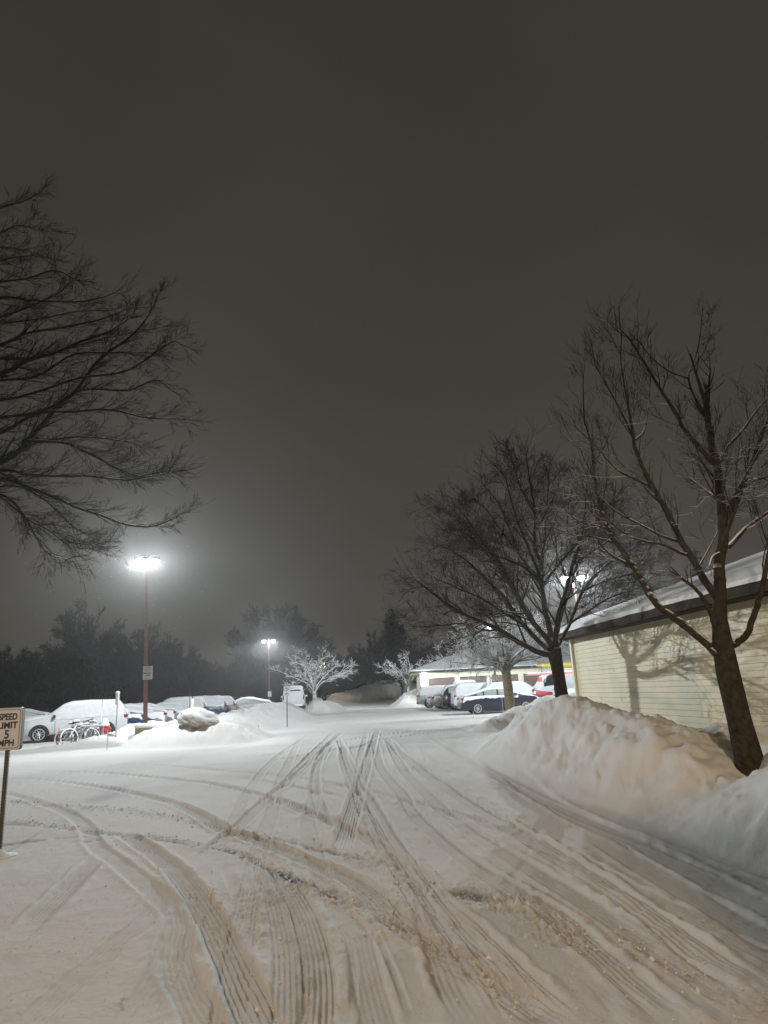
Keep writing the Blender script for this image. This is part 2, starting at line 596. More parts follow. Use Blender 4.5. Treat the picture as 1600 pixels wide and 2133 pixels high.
rows = [2.6]
while rows[-1] < 124:
    y = rows[-1]
    rows.append(y + max(.011, min(y * y / 1250, .10 + .0042 * y)))
rows = np.array(rows)
tt = np.linspace(-1, 1, 1180)
uu = .74 * (.62 * tt + .38 * tt ** 3)
GX = uu[None, :] * (rows[:, None] + 3.5)
GY = np.repeat(rows[:, None], len(uu), 1)
GZ, BANK = terrain(GX, GY)
GZ0 = GZ.copy()
flat = 1 - sstep(.05, .3, GZ0)
near = 1 - sstep(14, 40, GY)
# lumps on the banks, ripples of drifted snow on the flat
lump = .9 * fbm(GX * .9, GY * .7, 3, 3) * .22 + fbm(GX * 1.6, GY * 1.6, 29, 3) * .10 + np.clip(fbm(GX * 3.6, GY * 3.3, 33, 3) - .12, 0, 1) * .16 - np.clip(np.abs(fbm(GX * 2.3, GY * 2.1, 37, 2)), 0, .25) * .10 + fbm(GX * 3.8, GY * 2.8, 9, 3) * .055 + fbm(GX * 7, GY * 6, 19, 3) * .022
blk = np.abs(fbm(GX * 1.9 + .3 * GY, GY * 1.5, 21, 3))
GZ += BANK * (lump - .07 * blk + .03)
GZ += flat * near * (fbm(GX * 24, GY * 24, 17, 2) * .0028 + fbm(GX * 9, GY * 9, 18, 2) * .004)
GZ += flat * (fbm(GX * .35, GY * .35, 5, 3) * .05 + fbm(GX * 3, GY * 3, 15, 3) * .006 * near)
PACK = np.zeros(GX.shape)
SLUSH_SHADE = np.zeros(GX.shape)
WET_SHADE = np.zeros(GX.shape)


def world_line(px, n=8):
    return smooth_line([gz(*p)[:2] for p in px], n)


wob = fbm(GX * 6, GY * 6, 31, 3)
wob2 = fbm(GX * 1.7, GY * 1.1, 35, 3)
def offset_line(P, o):
    t = np.gradient(P, axis=0)
    t /= np.hypot(t[:, 0], t[:, 1])[:, None] + 1e-9
    return P + np.stack([t[:, 1], -t[:, 0]], 1) * o


LINES = [(world_line(px), w, dep * (1.5 if 5 <= i_ <= 15 else 1.05), tread * (.8 if i_ >= 5 else 1.05)) for i_, (px, w, dep, tread) in enumerate(TRACKS)]
for k_, o_, f_ in ((3, 1.5, .35), (4, -1.5, .4), (7, 1.45, .3), (8, -1.4, .4), (10, 1.5, .5), (11, 1.4, .35), (12, -1.5, .4), (6, 1.45, .5), (9, 1.2, .4), (13, 1.4, .6), (14, -1.3, .5)):
    P_, w_0, d_0, t_0 = LINES[k_]
    LINES.append((offset_line(P_, o_), w_0 * .9, d_0 * min(.8, f_ * 1.5), t_0 * .7))
for P, w, dep, tread in LINES:
    d, al, sg, _ = polydist(GX, GY, P, None, .6)
    k = d < .6
    w2 = w / 2 * (1 + .18 * wob)
    ins = 1 - sstep(w2 * .8, w2 * 1.1, d)
    tot = float(np.hypot(*np.diff(P, axis=0).T).sum())
    ends = sstep(0, max(.8, .30 * P[0, 1] if P[0, 1] > 14 else .8), al) * (1 - sstep(tot - max(.6, .16 * P[-1, 1]), tot, al))
    rag = np.clip(.98 + .32 * wob2 + .18 * wob, .4, 1.1)
    ins = ins * np.where(k, ends * rag, 0)
    rib = np.cos(2 * PI * sg / (w / 6.0))
    chev = np.cos(2 * PI * (al / .045 + np.abs(sg) * 14))
    h = -dep * ins + ins * tread * (dep * .40 * rib + dep * .16 * chev * (.5 + wob))
    berm = np.exp(-((d - w2 * 1.22) / (.18 * w2 + .012)) ** 2) * np.where(k, ends, 0)
    h = h + berm * dep * .6 * (1 + .8 * wob)
    GZ += np.where(k, h, 0) * (1 - BANK)
    PACK = np.maximum(PACK, np.where(k, ins * (.22 + .36 * min(1, dep / .02)) * (1 - .35 * tread * np.clip(rib, 0, 1)), 0))
for px, w, hgt in WIND:
    d, al, sg, _ = polydist(GX, GY, world_line(px), None, .6)
    GZ += np.where(d < .5, hgt * np.exp(-(d / w) ** 2) * (1 + 1.0 * wob) * sstep(0, .6, al), 0) * (1 - BANK)
chunk = np.clip(fbm(GX * 22, GY * 22, 41, 3) * 1.5 + .12, 0, 1)
chunk2 = np.clip(fbm(GX * 38, GY * 38, 47, 2) * 1.5, 0, 1)
for px, w, hgt in SLUSH:
    d, al, sg, _ = polydist(GX, GY, world_line(px), None, .8)
    w2 = .78 * w * (1 + 1.3 * fbm(GX * 2.2, GY * 2.2, 51, 3))
    e = np.where(d < .8, np.exp(-(d / np.maximum(w2, .02)) ** 2), 0) * (1 - BANK)
    GZ += e * hgt * (chunk * .42 + .40 * chunk2 - .08) * np.clip(.8 + 1.2 * wob2, .2, 1.4)
    SLUSH_SHADE = np.maximum(SLUSH_SHADE, e * np.clip(.25 + 1.1 * (fbm(GX * 7, GY * 7, 61, 3) + .25), 0, 1) * .8)
for px, w, a in WET:
    d, al, sg, _ = polydist(GX, GY, world_line(px), None, .5)
    w2 = w * (1 + 1.6 * fbm(GX * 3, GY * 3, 71, 2))
    e = np.where(d < .5, 1 - sstep(np.maximum(w2 * .4, .005), np.maximum(w2, .01), d), 0) * (1 - BANK)
    WET_SHADE = np.maximum(WET_SHADE, a * e * np.clip(.5 + 1.6 * fbm(GX * 5, GY * 5, 77, 3) + .3, 0, 1))
    GZ -= e * .012
# dark tarmac with painted shade under the right-hand cars, scraped lines across the lane
car_shade = sstep(4.2, 5.6, GX) * (1 - sstep(10, 12, GX)) * sstep(41, 43, GY) * (1 - sstep(62, 65, GY)) * (1 - sstep(.05, .2, GZ0))
WET_SHADE = np.maximum(WET_SHADE, .85 * car_shade * np.clip(.75 + fbm(GX, GY * 1.5, 81, 3), 0, 1))
PACK = np.maximum(PACK, .5 * np.clip(fbm(GX * .12, GY * .12, 85, 3) + .05, 0, 1) * flat)
SLUSH_SHADE = np.maximum(SLUSH_SHADE, .8 * BANK * np.clip(fbm(GX * 1.3, GY * 1.3, 91, 4) - .22, 0, 1) * (GX > 1.5) * (GY < 20))
# far bank given a dirt tone, painted darker as if beyond the lamps
SLUSH_SHADE = np.maximum(SLUSH_SHADE, .9 * sstep(80, 92, GY))
WET_SHADE = np.maximum(WET_SHADE, .55 * sstep(84, 96, GY))
nR, nC = GX.shape
verts = np.stack([GX, GY, GZ], -1).reshape(-1, 3)
idx = np.arange(nR * nC).reshape(nR, nC)
quads = np.stack([idx[:-1, :-1], idx[:-1, 1:], idx[1:, 1:], idx[1:, :-1]], -1).reshape(-1, 4)
# coarse surround of the same sheet
cx, cy = np.meshgrid(np.linspace(-110, 110, 111), np.linspace(-30, 124, 78))
cz, _ = terrain(cx, cy)
cz = np.where((np.abs(cx) < .74 * (cy + 3.5)) & (cy > 2.6), -.25, cz - .03)
cv = np.stack([cx, cy, cz], -1).reshape(-1, 3)
ci = np.arange(cx.size).reshape(cx.shape) + len(verts)
cq = np.stack([ci[:-1, :-1], ci[:-1, 1:], ci[1:, 1:], ci[1:, :-1]], -1).reshape(-1, 4)
pad0 = np.zeros(len(cv))
M_ground = snow_ground_material()
ground = quadmesh('ground', np.vstack([verts, cv]), np.vstack([quads, cq]), M_ground,
                  attrs={'pack': np.r_[PACK.ravel(), pad0], 'slush_shade': np.r_[SLUSH_SHADE.ravel(), pad0], 'wet_shade': np.r_[WET_SHADE.ravel(), pad0]})
tag(ground, kind='structure')

# loose snow crumbs kicked out of the tracks
cm = MB()
ico = [(0, 0, 1), (.9, 0, .3), (.28, .85, .35), (-.72, .53, .3), (-.72, -.53, .3), (.28, -.85, .35), (.1, .1, -.8)]
icf = [(0, 1, 2), (0, 2, 3), (0, 3, 4), (0, 4, 5), (0, 5, 1), (6, 2, 1), (6, 3, 2), (6, 4, 3), (6, 5, 4), (6, 1, 5)]
ico = np.array(ico)


def gheight(x, y):
    i = int(np.clip(np.searchsorted(rows, y), 0, nR - 1))
    j = int(np.argmin(np.abs(GX[i] - x)))
    return GZ[i, j]


for px, w, hgt in SLUSH + [(t_[0], t_[1] * .8, .012) for t_ in TRACKS[:5]]:
    P = world_line(px)
    seg = np.hypot(*np.diff(P, axis=0).T)
    acc = np.r_[0, np.cumsum(seg)]
    for _ in range(int(acc[-1] * (60 if hgt > .013 else 16))):
        s = rng.uniform(0, acc[-1])
        x = np.interp(s, acc, P[:, 0]) + rng.normal(0, w * .8)
        y = np.interp(s, acc, P[:, 1]) + rng.normal(0, w * .8)
        if y > 14 or y < 3.2:
            continue
        r = min(.022, .0035 + rng.exponential(.0042)) * (1 if hgt > .02 else .7)
        v = ico * r * rng.uniform(.6, 1.3, (7, 3))
        cm.add(v @ np.array(Matrix.Rotation(rng.uniform(0, 6), 3, 'Z')).T + np.array([x, y, gheight(x, y) + r * .3]), icf)
for _ in range(2600):
    y = 3.2 + 8.5 * rng.uniform() ** 1.6
    x = rng.uniform(-.62, .34) * (y + .6)
    r = .0022 + rng.exponential(.0016)
    cm.add(ico * r * rng.uniform(.6, 1.3, (7, 3)) + np.array([x, y, gheight(x, y) + r * .4]), icf)
crumbs = cm.build('snow_crumbs', mat('crumb_snow', (.66, .65, .64), .9, noise=.25, nscale=9))
tag(crumbs, 'loose crumbs of snow kicked out along the tyre tracks', 'snow crumbs', kind='stuff')


# ------------------------------------------------------------ writing
def lettering(text, size, loc, parent, material, rot=(PI / 2, 0, 0), name='lettering', bold=.0, sx=1.0, depth=.0015):
    c = bpy.data.curves.new(name, 'FONT')
    c.body = text
    c.size = size
    c.align_x = 'CENTER'
    c.align_y = 'CENTER'
    c.offset = bold
    c.extrude = depth
    o = bpy.data.objects.new(name, c)
    col.objects.link(o)
    bpy.context.view_layer.update()
    me = bpy.data.meshes.new_from_object(o.evaluated_get(bpy.context.evaluated_depsgraph_get()))
    bpy.data.objects.remove(o)
    me.materials.clear()
    me.materials.append(material)
    o = bpy.data.objects.new(name, me)
    col.objects.link(o)
    o.location = loc
    o.rotation_euler = rot
    o.scale = (sx, 1, 1)
    o.parent = parent
    return o


# ------------------------------------------------------------ street lamps
def wide_beam(L, peak=9.0, cut=.10):
    """car park optics: a batwing beam, weak straight down and strong toward the sides"""
    L.use_nodes = True
    n, l = L.node_tree.nodes, L.node_tree.links
    em = n['Emission']
    t = n.new('ShaderNodeTexCoord')
    s = n.new('ShaderNodeSeparateXYZ')
    l.new(t.outputs['Normal'], s.inputs[0])
    a = n.new('ShaderNodeMath')
    a.operation = 'ABSOLUTE'
    l.new(s.outputs['Z'], a.inputs[0])
    p = n.new('ShaderNodeMath')
    p.operation = 'POWER'
    p.inputs[1].default_value = -1.0
    l.new(a.outputs[0], p.inputs[0])
    q = n.new('ShaderNodeMath')
    q.operation = 'MINIMUM'
    q.inputs[1].default_value = peak
    l.new(p.outputs[0], q.inputs[0])
    c = n.new('ShaderNodeMapRange')          # full cut-off: little light at and above the horizontal
    c.interpolation_type = 'SMOOTHSTEP'
    c.inputs['From Min'].default_value = .03
    c.inputs['From Max'].default_value = .15
    c.inputs['To Min'].default_value = cut
    l.new(a.outputs[0], c.inputs['Value'])
    w = n.new('ShaderNodeMath')
    w.operation = 'MULTIPLY'
    l.new(q.outputs[0], w.inputs[0])
    l.new(c.outputs[0], w.inputs[1])
    l.new(w.outputs[0], em.inputs['Strength'])


def pole_lamp(base, height, label, yaw=0.0, lean=(0, 0), power=LAMP_POWER, pole_r=.075, with_base=False, hs=1.0, split=.42):
    t = empty('street_lamp', base, yaw, label, 'street lamp', 'twin head lamps of the car park')
    top = np.array([lean[0], lean[1], height])
    m = MB()
    s = pole_r
    P = np.array([(-s, -s), (s, -s), (s, s), (-s, s)])
    lo = np.c_[P, np.full(4, -.2)]
    hi = np.c_[P * .8, np.full(4, height)] + np.array([lean[0], lean[1], 0])
    m.add(np.vstack([lo, hi]), [(0, 1, 5, 4), (1, 2, 6, 5), (2, 3, 7, 6), (3, 0, 4, 7), (4, 5, 6, 7)])
    m.build('pole', M_maroon, t)
    MB().box((0, 0, .03), (.34, .34, .06)).build('base_plate', M_bronze, t)
    if with_base:
        MB().lathe([(.385, -1.3), (.385, .0), (.36, .0)], sides=20).build('concrete_base', M_conc, t)
        MB().lathe([(.42, -.01), (.42, .07), (.3, .13), (.1, .15)], sides=20).build('snow_cap', M_snow, t, True)
    m = MB()
    m.box(tuple(top + (0, 0, .02)), (split * 2 - .3, .07, .07))
    m.build('arm', M_bronze, t)
    for sx in (-1, 1):
        c = top + np.array([sx * split, 0, .0])
        h = MB()
        h.box(tuple(c + (0, 0, .07)), (.46 * hs, .34 * hs, .12), taper=.82).box(tuple(c + (0, 0, -.005)), (.48 * hs, .36 * hs, .03))
        h.build('lamp_head', M_bronze, t)
        g = MB()
        a = np.linspace(0, PI / 2, 6)
        g.lathe([(.20 * hs * math.cos(q) + .001, -.20 * math.sin(q) * .9) for q in a[::-1]], tuple(c + (0, 0, -.022)), sides=16)
        g.build('lamp_glass', M_lens, t, True)
        L = bpy.data.lights.new('lamp_light', 'POINT')
        L.energy = power / 2
        L.color = COOL
        L.shadow_soft_size = .06
        wide_beam(L)
        lo_ = bpy.data.objects.new('lamp_light', L)
        col.objects.link(lo_)
        lo_.location = tuple(c + (0, 0, -.27))
        lo_.parent = t
    return t


b1 = ay(303, 1514, 28.2)
lampA = pole_lamp(b1, 7.4 - b1[2], 'tall maroon twin head lamp on a concrete base in the snow mound at left', .35, lean=(-.20, 0), with_base=True, pole_r=.085, split=.29)
b2 = ay(562, 1470, 72.0)
lampB = pole_lamp((b2[0], 72, tz(b2[0], 72) - .1), 7.35, 'maroon twin head lamp behind the speed limit sign at the lane edge', .0, lean=(-.1, 0), pole_r=.06, split=.52, hs=.75)
b3 = ay(1228, 1330, 38.0)
lampC = pole_lamp((b3[0], 38, 0), 7.25, 'maroon twin head lamp rising behind the cream garage with the near snow roof', .15, lean=(-.55, 0), split=.47, pole_r=.06, hs=1.15, power=LAMP_POWER * 1.1)
b4 = ay(1033, 1420, 61.0)
lampD = pole_lamp((b4[0], 61, 0), 6.75, 'lamp half hidden by the snowy pale tree, before the far garage', .9, lean=(-.15, 0), power=LAMP_POWER * .3, split=.34, pole_r=.06)

# sodium lamp beyond the snowy little tree
w_ = ay(672, 1386, 92)
t = empty('street_lamp', (w_[0], 92, .3), 0, 'yellow sodium lamp glowing through the branches of the small snowy tree', 'street lamp')
MB().tube([(0, 0, -.3), (0, 0, w_[2] - .1)], [.08, .05], 8).build('pole', M_bronze, t)
MB().box((0, 0, w_[2]), (.7, .5, .14), taper=.8).build('lamp_head', M_bronze, t)
MB().lathe([(.02, -.62), (.34, -.5), (.44, -.25), (.34, -.07)], (0, 0, w_[2]), sides=14).build('lamp_glass', M_warmlens, t, True)
L = bpy.data.lights.new('lamp_light', 'POINT')
L.energy = 260
L.color = (1, .80, .5)
L.shadow_soft_size = .2
o = bpy.data.objects.new('lamp_light', L)
col.objects.link(o)
o.location = (0, 0, w_[2] - .9)
o.parent = t

# warm lamp of the street behind the camera, whose light falls on the near snow
t = empty('street_lamp', (-2.45, -12.92, 0), 0, 'warm street lamp standing behind the viewpoint', 'street lamp')
MB().tube([(0, 0, -.2), (0, 0, 6.4), (.5, .4, 6.9), (1.0, .8, 7.0)], [.09, .07, .05, .045], 8).build('pole', M_bronze, t)
MB().box((1.15, .92, 7.03), (.6, .34, .14), rz=.67, taper=.8).build('lamp_head', M_bronze, t)
MB().lathe([(.02, -.2), (.12, -.16), (.15, -.07)], (1.15, .92, 7.03), sides=14).build('lamp_glass', M_warmlens, t, True)
L = bpy.data.lights.new('lamp_light', 'POINT')
L.energy = 2700
wide_beam(L, 4.0, .12)
L.color = WARM
L.shadow_soft_size = .28
o = bpy.data.objects.new('lamp_light', L)
col.objects.link(o)
o.location = (1.15, .92, 6.65)
o.parent = t


# unseen house added behind the viewpoint: its corner shades the lower right
t = empty('added_shade_house', (.32, -4, 0), 0, 'unseen cream house added behind the viewpoint to shade the lower right', 'building')
mb_ = MB()
mb_.box((6.0, -4.0, 1.98), (12.0, 8.0, 3.96))
mb_.build('wall', M_siding, t)
MB().add([(-.2, .2, 3.98), (12.2, .2, 3.98), (12.2, -8.2, 3.98), (-.2, -8.2, 3.98), (4, -4, 5.0), (8.2, -4, 5.0)], [(0, 1, 5, 4), (1, 2, 5), (2, 3, 4, 5), (3, 0, 4), (3, 2, 1, 0)]).build('roof', M_snow, t)
for x_ in (2.2, 6.0, 9.8):
    f_ = MB().box((x_, .03, 1.6), (1.3, .06, 1.3)).build('window', M_white, t)
    MB().box((x_, .05, 1.6), (1.1, .06, 1.1)).build('pane', M_glass, f_)


# ------------------------------------------------------------ signs
def speed_sign(loc, zc, label, face_w=.305, face_h=.457, post=M_post, yaw=0.0, lean=0.0, boxy=True):
    t = empty('speed_limit_sign', loc, yaw, label, 'sign', 'speed limit signs')
    m = MB()
    H = zc + face_h * .4
    m.box((0, 0, H / 2 - .2), (.045, .03, H + .4))
    d = MB()
    if boxy:
        for z in np.arange(.06, zc - face_h / 2 - .03, .0254 * 1.35):
            d.box((-.021, -.0165, z), (.006, .003, .011)).box((.024, 0, z), (.003, .012, .011))
    p = build2('post', [(m, post), (d, M_dots)], t)
    w, h, r = face_w / 2, face_h / 2, .03

    def rounded(w, h, r, y, zc):
        out = []
        for cx_, cz_, a0 in ((w - r, h - r, 0), (-w + r, h - r, 90), (-w + r, -h + r, 180), (w - r, -h + r, 270)):
            for k in range(5):
                a = math.radians(a0 + k * 22.5)
                out.append((cx_ + r * math.cos(a), y, zc + cz_ + r * math.sin(a)))
        return np.array(out)

    def slab(w, h, r, y0, y1):
        A, B = rounded(w, h, r, y0, zc), rounded(w, h, r, y1, zc)
        n = len(A)
        return np.vstack([A, B]), [tuple(range(n - 1, -1, -1)), tuple(range(n, 2 * n))] + [(i, (i + 1) % n, n + (i + 1) % n, n + i) for i in range(n)]
    v, f = slab(w + .012, h + .012, r + .008, -.048, .012)
    MB().add(v, f).build('sign_box', M_bronze if boxy else M_steel, t)
    v, f = slab(w + .008, h + .008, r + .005, -.0515, -.0482)
    fc = MB().add(v, f).build('sign_face', M_signw, t)
    # thin black border line
    A, B = rounded(w - .008, h - .008, r, -.053, zc), rounded(w - .014, h - .014, r - .005, -.053, zc)
    n = len(A)
    MB().add(np.vstack([A, B]), [(i, (i + 1) % n, n + (i + 1) % n, n + i) for i in range(n)]).build('border', M_signk, fc)
    for txt, dz, sz, sx in (('SPEED', .29, .100, .80), ('LIMIT', .08, .100, .98), ('5', -.145, .135, .9), ('MPH', -.355, .10, .92)):
        lettering(txt, sz * face_h / .457, (0, -.0535, zc + dz * face_h), fc, M_signk, bold=.0035, sx=sx * face_w / .305)
    t.rotation_euler = (0, lean, yaw)
    return t


sg = gz(8, 1772, .05)
sg[0] -= .05
speed_sign((sg[0], sg[1], .02), ay(16, 1518, sg[1])[2] - .02, 'speed limit 5 mph sign on a perforated post at the left edge of the picture', lean=-.005, yaw=.04)
mound = MB()
a = np.linspace(0, 1, 7)
mound.lathe([(.20 * (1 - q) + .012, .09 * q * q + .0) for q in a], (sg[0], sg[1] - .04, .0), sides=18).build('snow_heap', M_snow, None, True)
tag(bpy.data.objects['snow_heap'], 'small heap of snow at the foot of the near speed limit sign', 'snow heap')
hs = ay(598, 1497, 38.0)
speed_sign((hs[0], 38.0, tz(hs[0], 38) - .05), ay(600, 1439, 38)[2] - tz(hs[0], 38) + .05, 'small distant speed limit sign on a dark blue post on the snow bank',
           post=M_bluepost, lean=.01, boxy=False, face_w=.33, face_h=.46)


def permit_sign(px0, py0, px1, py1, Y, label, rz=0.0, detailed=True):
    a, b = ay(px0, py0, Y), ay(px1, py1, Y)
    w, h = abs(b[0] - a[0]), abs(b[2] - a[2])
    c = (a + b) / 2
    t = empty('parking_sign', (c[0], Y, c[2]), rz, label, 'sign')
    MB().box((0, 0, 0), (w, .012, h)).build('sign_face', M_signw, t)
    if detailed:
        ink = mat('grey_sign_ink', (.16, .17, .22), .5)
        for txt, dz in (('PERMIT', .36), ('PARKING', .24), ('ONLY', .12)):
            lettering(txt, h * .135, (0, -.009, dz * h), t, ink, bold=.002)
        MB().box((.14 * w, -.008, -.035 * h), (.5 * w, .004, .05 * h)).box((-.27 * w, -.008, -.02 * h), (.26 * w, .004, .09 * h)).build('bar', M_signk, t)
        g = MB()
        g.box((.02 * w, -.008, -.2 * h), (.5 * w, .004, .07 * h)).box((.04 * w, -.008, -.15 * h), (.3 * w, .004, .05 * h), taper=.8)
        for sx in (-.12, .18):
            g.lathe([(.04 * h, -.010), (.04 * h, -.006)], (sx * w, 0, -.25 * h), axis='y', sides=12)
        g.build('car_emblem', ink, t)
        g = MB()
        for k in range(3):
            g.box((0, -.008, (-.33 - .045 * k) * h), (.72 * w, .004, .012 * h))
        g.build('fine_print', ink, t)
    return t


permit_sign(298.5, 1388, 317.5, 1415, 28.08, 'white permit parking sign fixed to the tall left lamp pole', .02)
permit_sign(558, 1440, 565.5, 1451, 71.8, 'plain white sign on the pole of the lamp beyond the sign', 0, False)
permit_sign(1027, 1407, 1031, 1418, 60.8, 'narrow white sign on the left side of the far garage lamp pole', .5, False)
permit_sign(1032, 1407, 1035, 1418, 60.8, 'narrow white sign on the right side of the far garage lamp pole', -.5, False)

# sign post seen edge on beside the hydrant, with a pale narrow plate
e0 = ay(242, 1525, 28.6)
t = empty('sign_post', (e0[0], 28.6, tz(e0[0], 28.6) - .05), 0, 'grey post with a narrow sign seen edge on, beside the red hydrant', 'sign')
zt = ay(241, 1445, 28.6)[2] - tz(e0[0], 28.6) + .1
MB().tube([(0, 0, -.2), (0, 0, zt - .05)], .028, 8).build('post', M_steel, t)
MB().box((.0, -.03, zt - .25), (.09, .30, .46), rz=.15).build('sign_plate', mat('pale_green_metal', (.5, .56, .5), .4), t)
MB().lathe([(.09, -.02), (.085, .03), (.02, .06)], (0, -.03, zt - .01), sides=10).build('snow_cap', M_snow, t, True)

# ------------------------------------------------------------ marker stakes
SK = [(121, 1548, 1516, 28.4, M_orange, 'orange marker stake left of the snowy bicycles', .014),
      (210, 1520, 1457, 33.0, M_yellow, 'thin yellow tipped stake in front of the white snow covered car', .016),
      (223, 1556, 1518, 26.2, M_steel, 'thin grey stake in the snow slope below the hydrant', .012),
      (539, 1535, 1510, 30.4, M_steel, 'thin stake at the toe of the boulder mound', .012),
      (643, 1496, 1472, 47.0, M_steel, 'thin stake by the kerb between lane and bank', .014),
      (987, 1500, 1482, 38.0, M_steel, 'thin stake beside the rear of the navy car', .014),
      (1048, 1482, 1440, 40.5, M_steel, 'thin grey stake before the door of the navy car', .014),
      (395, 1482, 1430, 34.0, M_black, 'dark thin stake beside the sapling', .014)]
for px, y0, y1, Y, mt_, lb, r in SK:
    a, b = ay(px, y0, Y), ay(px, y1, Y)
    z0 = min(a[2], tz(a[0], Y) + .02)
    t = empty('marker_stake', (a[0], Y, z0), 0, lb, 'marker stake', 'marker stakes in the snow')
    hgt = b[2] - z0
    MB().tube([(0, 0, -.15), (0, 0, hgt * (.8 if mt_ is M_yellow else .75))], r, 6).build('rod', M_white if mt_ is M_yellow else mt_, t)
    MB().tube([(0, 0, hgt * (.8 if mt_ is M_yellow else .75)), (0, 0, hgt)], r * 1.15, 6, True).build('tip', mt_, t)

# ------------------------------------------------------------ hydrant, boulder
hx = ay(218, 1528, 29.7)
t = empty('fire_hydrant', (hx[0], 29.7, tz(hx[0], 29.7) - .02), .3, 'red fire hydrant capped with snow beside the bicycles', 'fire hydrant')
t.scale = (1.05, 1.05, 1.02)
MB().lathe([(.16, -.2), (.16, .0), (.13, .02), (.13, .45), (.17, .46), (.17, .50), (.14, .52), (.13, .60), (.09, .68), (.03, .72)], sides=20).build('barrel', M_hydrant, t, True)
for s in (-1, 1):
    MB().lathe([(.07, 0), (.07, .10), (.055, .13)], axis='x', c=(0, 0, 0), sides=12).build('side_cap', M_hydrant, t)
    c_ = t.children[-1]
    c_.location = (s * .1, 0, .40)
    c_.rotation_euler = (0, 0, 0 if s > 0 else PI)
c_ = MB().lathe([(.085, 0), (.085, .10), (.06, .14)], axis='y', sides=12).build('nozzle_cap', M_hydrant, t)
c_.location = (0, -.12, .36)
c_.rotation_euler = (0, 0, PI)
MB().lathe([(.165, .52), (.175, .56), (.14, .64), (.11, .74), (.06, .80), (.02, .82)], sides=16).build('snow_cap', M_snow, t, True)


def lumpy(rx, ry, rz_, seed, n=22, m=32, amp=.22, flat_=.0):
    th = np.linspace(0.02, PI - .02, n)
    ph = np.arange(m) * 2 * PI / m
    T, Pp = np.meshgrid(th, ph, indexing='ij')
    x, y, z = np.sin(T) * np.cos(Pp), np.sin(T) * np.sin(Pp), np.cos(T)
    r = 1 + amp * (fbm(x * 1.4 + z + 5, y * 1.4 - z * .7 + 5, seed, 4)) + amp * .5 * fbm(x * 3 - z, y * 3 + z, seed + 3, 2)
    return np.stack([rx * x * r, ry * y * r, rz_ * z * r], -1)


bo = ay(415, 1492, 27.6)
zb_ = tz(bo[0], 27.6)
M_rock = bark('granite', (.34, .32, .29), -.25, .25, 1.0)
t = MB().grid(lumpy(.80, .62, .40, 8, amp=.34), True).build('boulder', M_rock, None, True)
t.location = (bo[0], 27.6, zb_ + .10)
t.rotation_euler = (.1, .16, .2)
tag(t, 'big granite boulder dusted with snow on top of the left snow mound', 'boulder')


# ------------------------------------------------------------ bicycles
def bicycle(loc, yaw, lean, paint, label):
    t = empty('bicycle', loc, yaw, label, 'bicycle', 'bicycles parked at the rack')
    R = .33
    for x in (-.52, .52):
        a = np.linspace(0, 2 * PI, 29)
        ring = np.stack([x + R * np.cos(a), 0 * a, R + R * np.sin(a)], 1)
        m = MB().tube(ring, .024, 6)
        w = m.build('wheel', M_rubber, t)
        sp_ = MB()
        for k in range(12):
            q = k * PI / 6
            sp_.tube([(x, 0, R), (x + R * .95 * math.cos(q), 0, R + R * .95 * math.sin(q))], .004, 3)
        sp_.lathe([(.035, -.04), (.035, .04)], (x, 0, R), 'y', 10)
        sp_.build('spokes', M_steel, w)
        a = np.linspace(-PI * .15, PI * 1.15, 21)
        MB().tube(np.stack([x + (R + .03) * np.cos(a), 0 * a, R + (R + .03) * np.sin(a)], 1), .036, 6).build('snow', M_snow, w)
    fr = MB()
    bb, st, hd, ra, fa = (-.08, 0, .3), (-.2, 0, .78), (.36, 0, .82), (-.52, 0, R), (.52, 0, R)
    for p, q in ((bb, st), (st, hd), (bb, (.38, 0, .74)), (st, ra), (bb, ra), (hd, fa), ((.36, 0, .8), (.33, 0, .95))):
        fr.tube([p, q], .02, 6)
    fr.build('frame', paint, t)
    MB().tube([(.36, -.28, .98), (.33, -.1, .98), (.33, .1, .98), (.36, .28, .98)], .014, 6).build('handlebar', M_black, t)
    MB().tube([(-.2, 0, .78), (-.22, 0, .9)], .014, 6).build('seat_post', M_steel, t)
    MB().box((-.22, 0, .93), (.26, .14, .05), taper=.9).build('saddle', M_black, t)
    MB().box((-.22, 0, .985), (.28, .15, .06), taper=.7).build('saddle_snow', M_snow, t)
    MB().tube([(-.5, 0, .37), (-.2, 0, .83), (-.12, 0, .82), (.34, 0, .86)], .027, 6).build('frame_snow', M_snow, t)
    MB().lathe([(.09, -.01), (.09, .01)], (-.08, 0, .3), 'y', 14).build('chainring', M_steel, t)
    t.rotation_euler = (lean, 0, yaw)
    return t


for px, Y, yaw, lean, paint, lb in ((161, 29.4, .1, .10, M_bike, 'snowy purple dark bicycle leaning at the rack, nearest the orange stake'),
                                    (170, 29.0, .95, -.12, M_bike2, 'grey snowy bicycle standing askew in the middle of the rack'),
                                    (181, 29.9, 2.7, .08, M_bike, 'dark snowy bicycle closest to the red hydrant')):
    p = ay(px, 1545, Y)
    bicycle((p[0], Y, tz(p[0], Y) - .02), yaw, lean, paint, lb)
p0, p1 = ay(168, 1512, 29.0), ay(214, 1512, 29.0)
t = empty('bike_rack', ((p0[0] + p1[0]) / 2, 29.05, tz(p0[0], 29)), 0, 'low steel bike rack topped with a line of snow beside the hydrant', 'bike rack')
ln = (p1[0] - p0[0]) / 2
zr = .72
MB().tube([(-ln, 0, -.2), (-ln, 0, zr), (ln, 0, zr), (ln, 0, -.2)], .025, 6).build('frame', M_steel, t)
bars = MB()
for k in range(9):
    x = -ln + (k + .5) * 2 * ln / 9
    bars.tube([(x, 0, .0), (x, 0, zr)], .012, 5)
bars.build('bars', M_steel, t)
